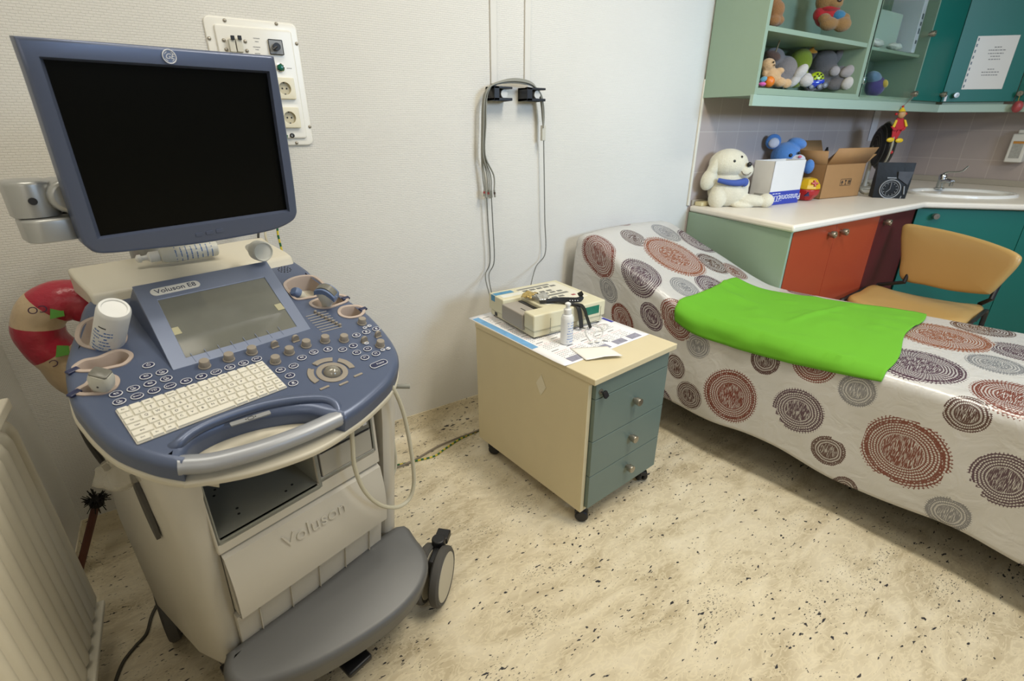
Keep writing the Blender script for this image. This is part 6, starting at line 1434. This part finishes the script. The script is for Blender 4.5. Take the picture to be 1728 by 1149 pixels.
t.bit('shoe', MY, 1501, 236, 6.5, 3.6, -2, 2.2); t.bit('shoe', MY, 1516, 237, 6.5, 3.6, -2, 2.2); t.bit('head', MSK, 1520.5, 193, 6, 6.2, -2, 4); t.bit('ear_puff', MR, 1512.5, 192.5, 2.3, 2, 0, 2); t.bit('ear_puff', MR, 1528.5, 192, 2.3, 2, 0, 2)
b = B(t.M); p = t.pos(1521, 188); b.cyl((p.x, -.006, p.z), (t.pos(1523, 180).x, -.006, t.pos(1523, 180).z), 5.5 * t.k, .001, n=16); b.build('hat', MY, t.o, world=True); t.bit('hat_tip', MR, 1523, 180, 1.8, 1.8, -1.2)
kp = t.M.inverted() @ Vector((4.29, YU - .035, 1.545)); b = B(t.M); b.tube([t.pos(1523, 180), kp], .0012, n=5); b.tube([t.pos(1508, 236), t.pos(1505, 256)], .0012, n=5); b.build('string', mat('string_red', '7A3A34', .7), t.o, world=True); t.bit('bead', MR, 1504, 257, 2.6, 2.6)
# --- painted egg on the right cabinet knob
p = onx(1717, 180, EGG_K.x - .01); t = Toy('painted_egg', 'red and white painted egg ornament hanging from the right cabinet knob', 'ornament', p)
t.bit('egg', mat('egg_red', 'A8474A', .35, var=.6, vscale=26), 1717, 180, 7, 9, 0, 7); b = B(); b.tube([t.M @ t.pos(1718, 171), EGG_K], .002, n=6); b.build('ribbon', mat('ribbon_gold', 'B4A03C', .5), t.o, world=True)
p = MU @ Vector((-.006, -.03, 1.545)); kt = thing('key_tag', 'key with a small white tag hanging in the teal wall cabinet door', 'key', p)
b = B(MU); b.cyl((-.012, -.012, 1.56), (-.012, -.034, 1.56), .012, n=16); b.build('key_head', mat('brass', 'A58F3A', .3, .8), kt, world=True); b = B(MU); b.box((.012, -.03, 1.535), (.014, .004, .04)); b.build('tag', M_PRINT, kt, world=True, bevel=.001)
# --- soft toys on the lower tier
ZL = ZU + .001; GRP = 'soft toys on the lower shelf tier'
def shelf_toy(name, label, x, Y, cat='soft toy', z=ZL): P = Vector((ony(x, 140, Y).x, Y, z)); return Toy(name, label, cat, P)
t = shelf_toy('plush_mole', 'grey plush mole with brown face and pale feet at the lower shelf left', 1318, 1.75)
t.blob(1306, 97, 18, 14, 4, 14).blob(1324, 118, 20, 20, 2, 15).blob(1318, 128, 20, 17, 2, 14); t.part('body', fur('fur_grey', '77716F'))
t.blob(1300, 95, 13, 7, -8, 8, 20).part('face', fur('fur_brown', '6A4E40'), False); t.blob(1347, 122, 8, 13, -8, 7, 40).blob(1338, 136, 7, 12, -6, 7, 40).part('foot', fur('fur_pale', 'BDB9B4')); t.blob(1357, 137, 11, 9, -6, 8).blob(1360, 130, 8, 6, -2, 6).part('paw', fur('fur_pale', 'BDB9B4'))
t = shelf_toy('plush_bear', 'small beige plush bear with a smiling face beside the orange ball', 1302, 1.66)
t.blob(1296, 110, 11, 10, 0, 10).blob(1302, 130, 14, 13, 0, 11).blob(1314, 120, 7, 5, -4, 5).blob(1313, 139, 9, 7, -6, 7).blob(1325, 141, 8, 7, -4, 6).blob(1289, 124, 4, 6, -2, 5); t.part('body', fur('fur_beige', 'C09E74')); t.bit('eye', M_EYE, 1300, 106, 1.4, 1.4, -10.5); t.bit('nose', mat('thread_brown', '6B5F50'), 1302, 111, 1.7, 1.3, -10.5)
t = shelf_toy('orange_ball', 'small orange ball at the front left of the lower shelf', 1298, 1.632, 'ball'); t.bit('ball', mat('ball_orange', 'D0701C', .4), 1298, 138, 8.2, 8.2, 0, 8.2)
t = shelf_toy('cloth_rattle', 'blue and pink cloth toy at the very left end of the lower shelf', 1287, 1.64, 'soft toy'); t.bit('blue_lobe', fur('cloth_cyan', '5E97AE'), 1288, 134, 6, 4, 0, 5, -25); t.bit('pink_lobe', fur('cloth_pink', 'D25AA2'), 1286, 142, 6, 3.2, 0, 5)
t = shelf_toy('plush_chick', 'lime green round plush chick with an orange crest behind the toy car', 1347, 1.82)
t.blob(1348, 105, 17, 19, -4, 16).blob(1346, 126, 16, 19, 2, 14); t.part('body', fur('fur_lime', '8C9A28')); t.blob(1366, 88, 9, 3, -8, 3, 8).blob(1363, 87, 3, 7, -8, 3, 40).part('crest', fur('fur_orange', 'B8801E'))
t.b = B(t.M); t.b.tube([t.pos(1350, 107, -16), t.pos(1356, 104, -16)], .0016, n=5); t.part('eyelid', M_EYE, False)
t = shelf_toy('plush_rabbit', 'large grey plush rabbit with pale foot soles at the right of the lower shelf', 1398, 1.78)
t.blob(1388, 106, 19, 18, -4, 15).blob(1395, 120, 13, 11, -8, 11).blob(1384, 130, 24, 20, 4, 16).blob(1413, 124, 18, 10, -8, 10, -14).blob(1412, 142, 22, 9, -10, 10, -10).blob(1370, 135, 12, 18, 0, 10); t.part('body', fur('fur_slate', '66615F'))
t.blob(1409, 97, 6, 13, -6, 4, 24).part('ear', fur('fur_slate', '66615F'), False); t.blob(1374, 97, 6, 11, -2, 4, -24).part('ear', fur('fur_slate', '66615F'), False); t.blob(1397, 122, 8, 7, -18, 5).part('muzzle', fur('fur_mist', 'A29A98'), False)
t.blob(1425, 121, 18, 9, -18, 8, -16).part('foot_sole', fur('fur_mist', 'A29A98'), False); t.blob(1426, 141, 18, 11, -20, 9, -12).part('foot_sole', fur('fur_light', 'C9C3BC'), False)
t = shelf_toy('toy_car', 'blue toy car with a lime perforated roof on the lower shelf edge', 1375, 1.645, 'toy car')
t.b = B(t.M); p = t.pos(1375, 140); t.b.ell(p, (15 * t.k, 9 * t.k, 8 * t.k), rot=RY(R(-8)), nu=20, nv=12); t.part('car_body', mat('car_blue', '1F3CA8', .2, coat=.5), False)
t.b = B(t.M); p = t.pos(1377, 133); t.b.ell(p, (12 * t.k, 8 * t.k, 10 * t.k), rot=RY(R(-8)), nu=20, nv=12); RF = t.part('car_roof', mat('car_lime', '9DB420', .3), False)
t.b = B(t.M)
for x, y in ((1371, 130), (1378, 129), (1384, 130), (1374, 135), (1381, 134), (1368, 134), (1376, 125.5), (1382, 126)): t.b.ell(t.pos(x, y, -7.2), (1.6 * t.k, 1.4 * t.k, 1.5 * t.k), nu=10, nv=6)
t.part('roof_hole', mat('hole_olive', '2E3A10', .5), False, RF)
for x, y, d in ((1379, 146, -8), (1388, 144, -8), (1366, 146, -7)):
    p = t.pos(x, y, d); b = B(t.M); b.cyl(p, p + Vector((0, 3.5 * t.k, 0)), 4.5 * t.k, n=18); wl = b.build('wheel', mat('wheel_grey', '3A3A3C', .5), t.o, world=True, bevel=.001); p2 = p + Vector((0, -.0006, 0)); B(t.M).cyl(p2, p2 + Vector((0, .002, 0)), 2.2 * t.k, n=14).build('hub', mat('hub_grey', '74767A', .5), wl, world=True)
t = shelf_toy('green_bottle', 'dark green toy bottle with a wire ring at the back of the lower shelf', 1326, 1.86, 'bottle'); b = B(t.M); p = t.pos(1326, 108); b.lathe([(.025, 0), (.026, .06), (.02, .09), (.008, .11), (.008, .14), (0, .142)], 20, Matrix.Translation(Vector((p.x, 0, 0)))); b.build('glass_body', mat('glass_green', '173A2A', .2), t.o, world=True)
t = shelf_toy('thin_stick', 'thin tan stick standing up behind the grey mole', 1310, 1.735, 'stick'); b = B(t.M); b.tube([t.pos(1306, 100, 3), t.pos(1316, 68, 0)], .004, n=8); b.build('stick', mat('stick_tan', '8A7A5C', .6), t.o, world=True)
# --- upper tier
ZT2 = 1.791
t = shelf_toy('plush_bear', 'tan plush bear cut off at the left end of the upper shelf', 1306, 1.68, z=ZT2); t.blob(1309, 17, 13, 13, 0, 11).blob(1303, 36, 10, 8, -4, 9).blob(1305, 0, 13, 16, 4, 11).blob(1312, 34, 12, 8, 4, 10); t.part('body', fur('fur_tan', '8C6136'))
t = shelf_toy('plush_bear', 'brown plush bear in a red and blue jersey in the middle of the upper shelf', 1402, 1.68, z=ZT2)
t.blob(1400, 2, 20, 16, 0, 15).blob(1403, 9, 11, 7, -10, 8).blob(1385, -10, 7, 7, 2, 5).blob(1417, -10, 7, 7, 2, 5).blob(1391, 43, 13, 9, -12, 10).blob(1413, 44, 13, 10, -12, 10).blob(1386, 33, 9, 7, -8, 8).blob(1418, 34, 9, 8, -8, 8); t.part('body', fur('fur_honey', '8E6A3C'))
t.blob(1398, 28, 19, 15, 2, 14).blob(1383, 24, 9, 10, 0, 9); t.part('red_shirt', fur('cloth_red', 'A3161B')); t.blob(1409, 29, 11, 8, -7, 10).part('blue_sleeve', fur('cloth_teal', '2F6E8E')); t.blob(1398, 16, 15, 5, -2, 13).part('collar', fur('cloth_red', 'A3161B'), False)
t.bit('nose', mat('nose_brown', '2A1A12', .3), 1405, 5, 3.5, 2.6, -17, 2)
# --- inside the glass cabinet
t = shelf_toy('plush_egg', 'purple plush egg in a blue cap inside the glass cabinet', 1476, 1.70); t.bit('body', fur('cloth_purple', '4E3A78'), 1476, 146, 14.5, 15, 0, 13); t.bit('cap', fur('cloth_blue', '6C86A4'), 1472, 131, 12, 8.5, -2, 11, 25); t.bit('patch', fur('cloth_gold', 'C0A13A'), 1485, 142, 4, 6, -11, 4, -20)
z0_ = 1.786; b = B(); b.box((3.90, 1.80, z0_ + .11), (.5, .16, .22)); tag(b.build('pale_box', mat('pale_green_box', 'A9BDB0', .3), bevel=.006), 'pale green plastic box on the upper level of the glass cabinet', 'box')
b = B(); b.box((4.20, 1.72, z0_ + .16), (.05, .18, .32)); bi = thing('white_binder', 'white binder with dark spine marks in the glass cabinet', 'binder', (4.20, 1.72, z0_)); b.build('cover', mat('binder_white', 'C9CED6', .4), bi, world=True, bevel=.003)
b = B()
for k, z in enumerate((.06, .12, .16, .2)): b.box((4.20, 1.629, z0_ + z), (.02, .001, .02 + .01 * (k % 2)))
b.build('spine_print', mat('spine_ink', '3A4650', .5), bi, world=True)
def bagw(cx, w_, lb):
    b = B(T(cx, 1.655, z0_ + .022))
    b.grid(lambda u, v: (w_ * math.sin(math.pi * v) * math.cos(2 * math.pi * u) * (1 + .3 * noise.noise(Vector((u * 6, v * 5, cx)))), .03 * math.sin(math.pi * v) * math.sin(2 * math.pi * u), .02 * math.cos(math.pi * v) * (1 + .6 * noise.noise(Vector((u * 7, v * 4, cx + 3))))), 20, 12)
    tag(b.build('plastic_packet', mat('packet_clear', 'D3DAD4', .2, bump=(60, .8, .01))), lb, 'packet', 'packets in the glass cabinet')
bagw(3.72, .09, 'clear plastic packet at the left front of the glass cabinet shelf'); bagw(3.98, .08, 'clear plastic packet beside the binder on the glass cabinet shelf')
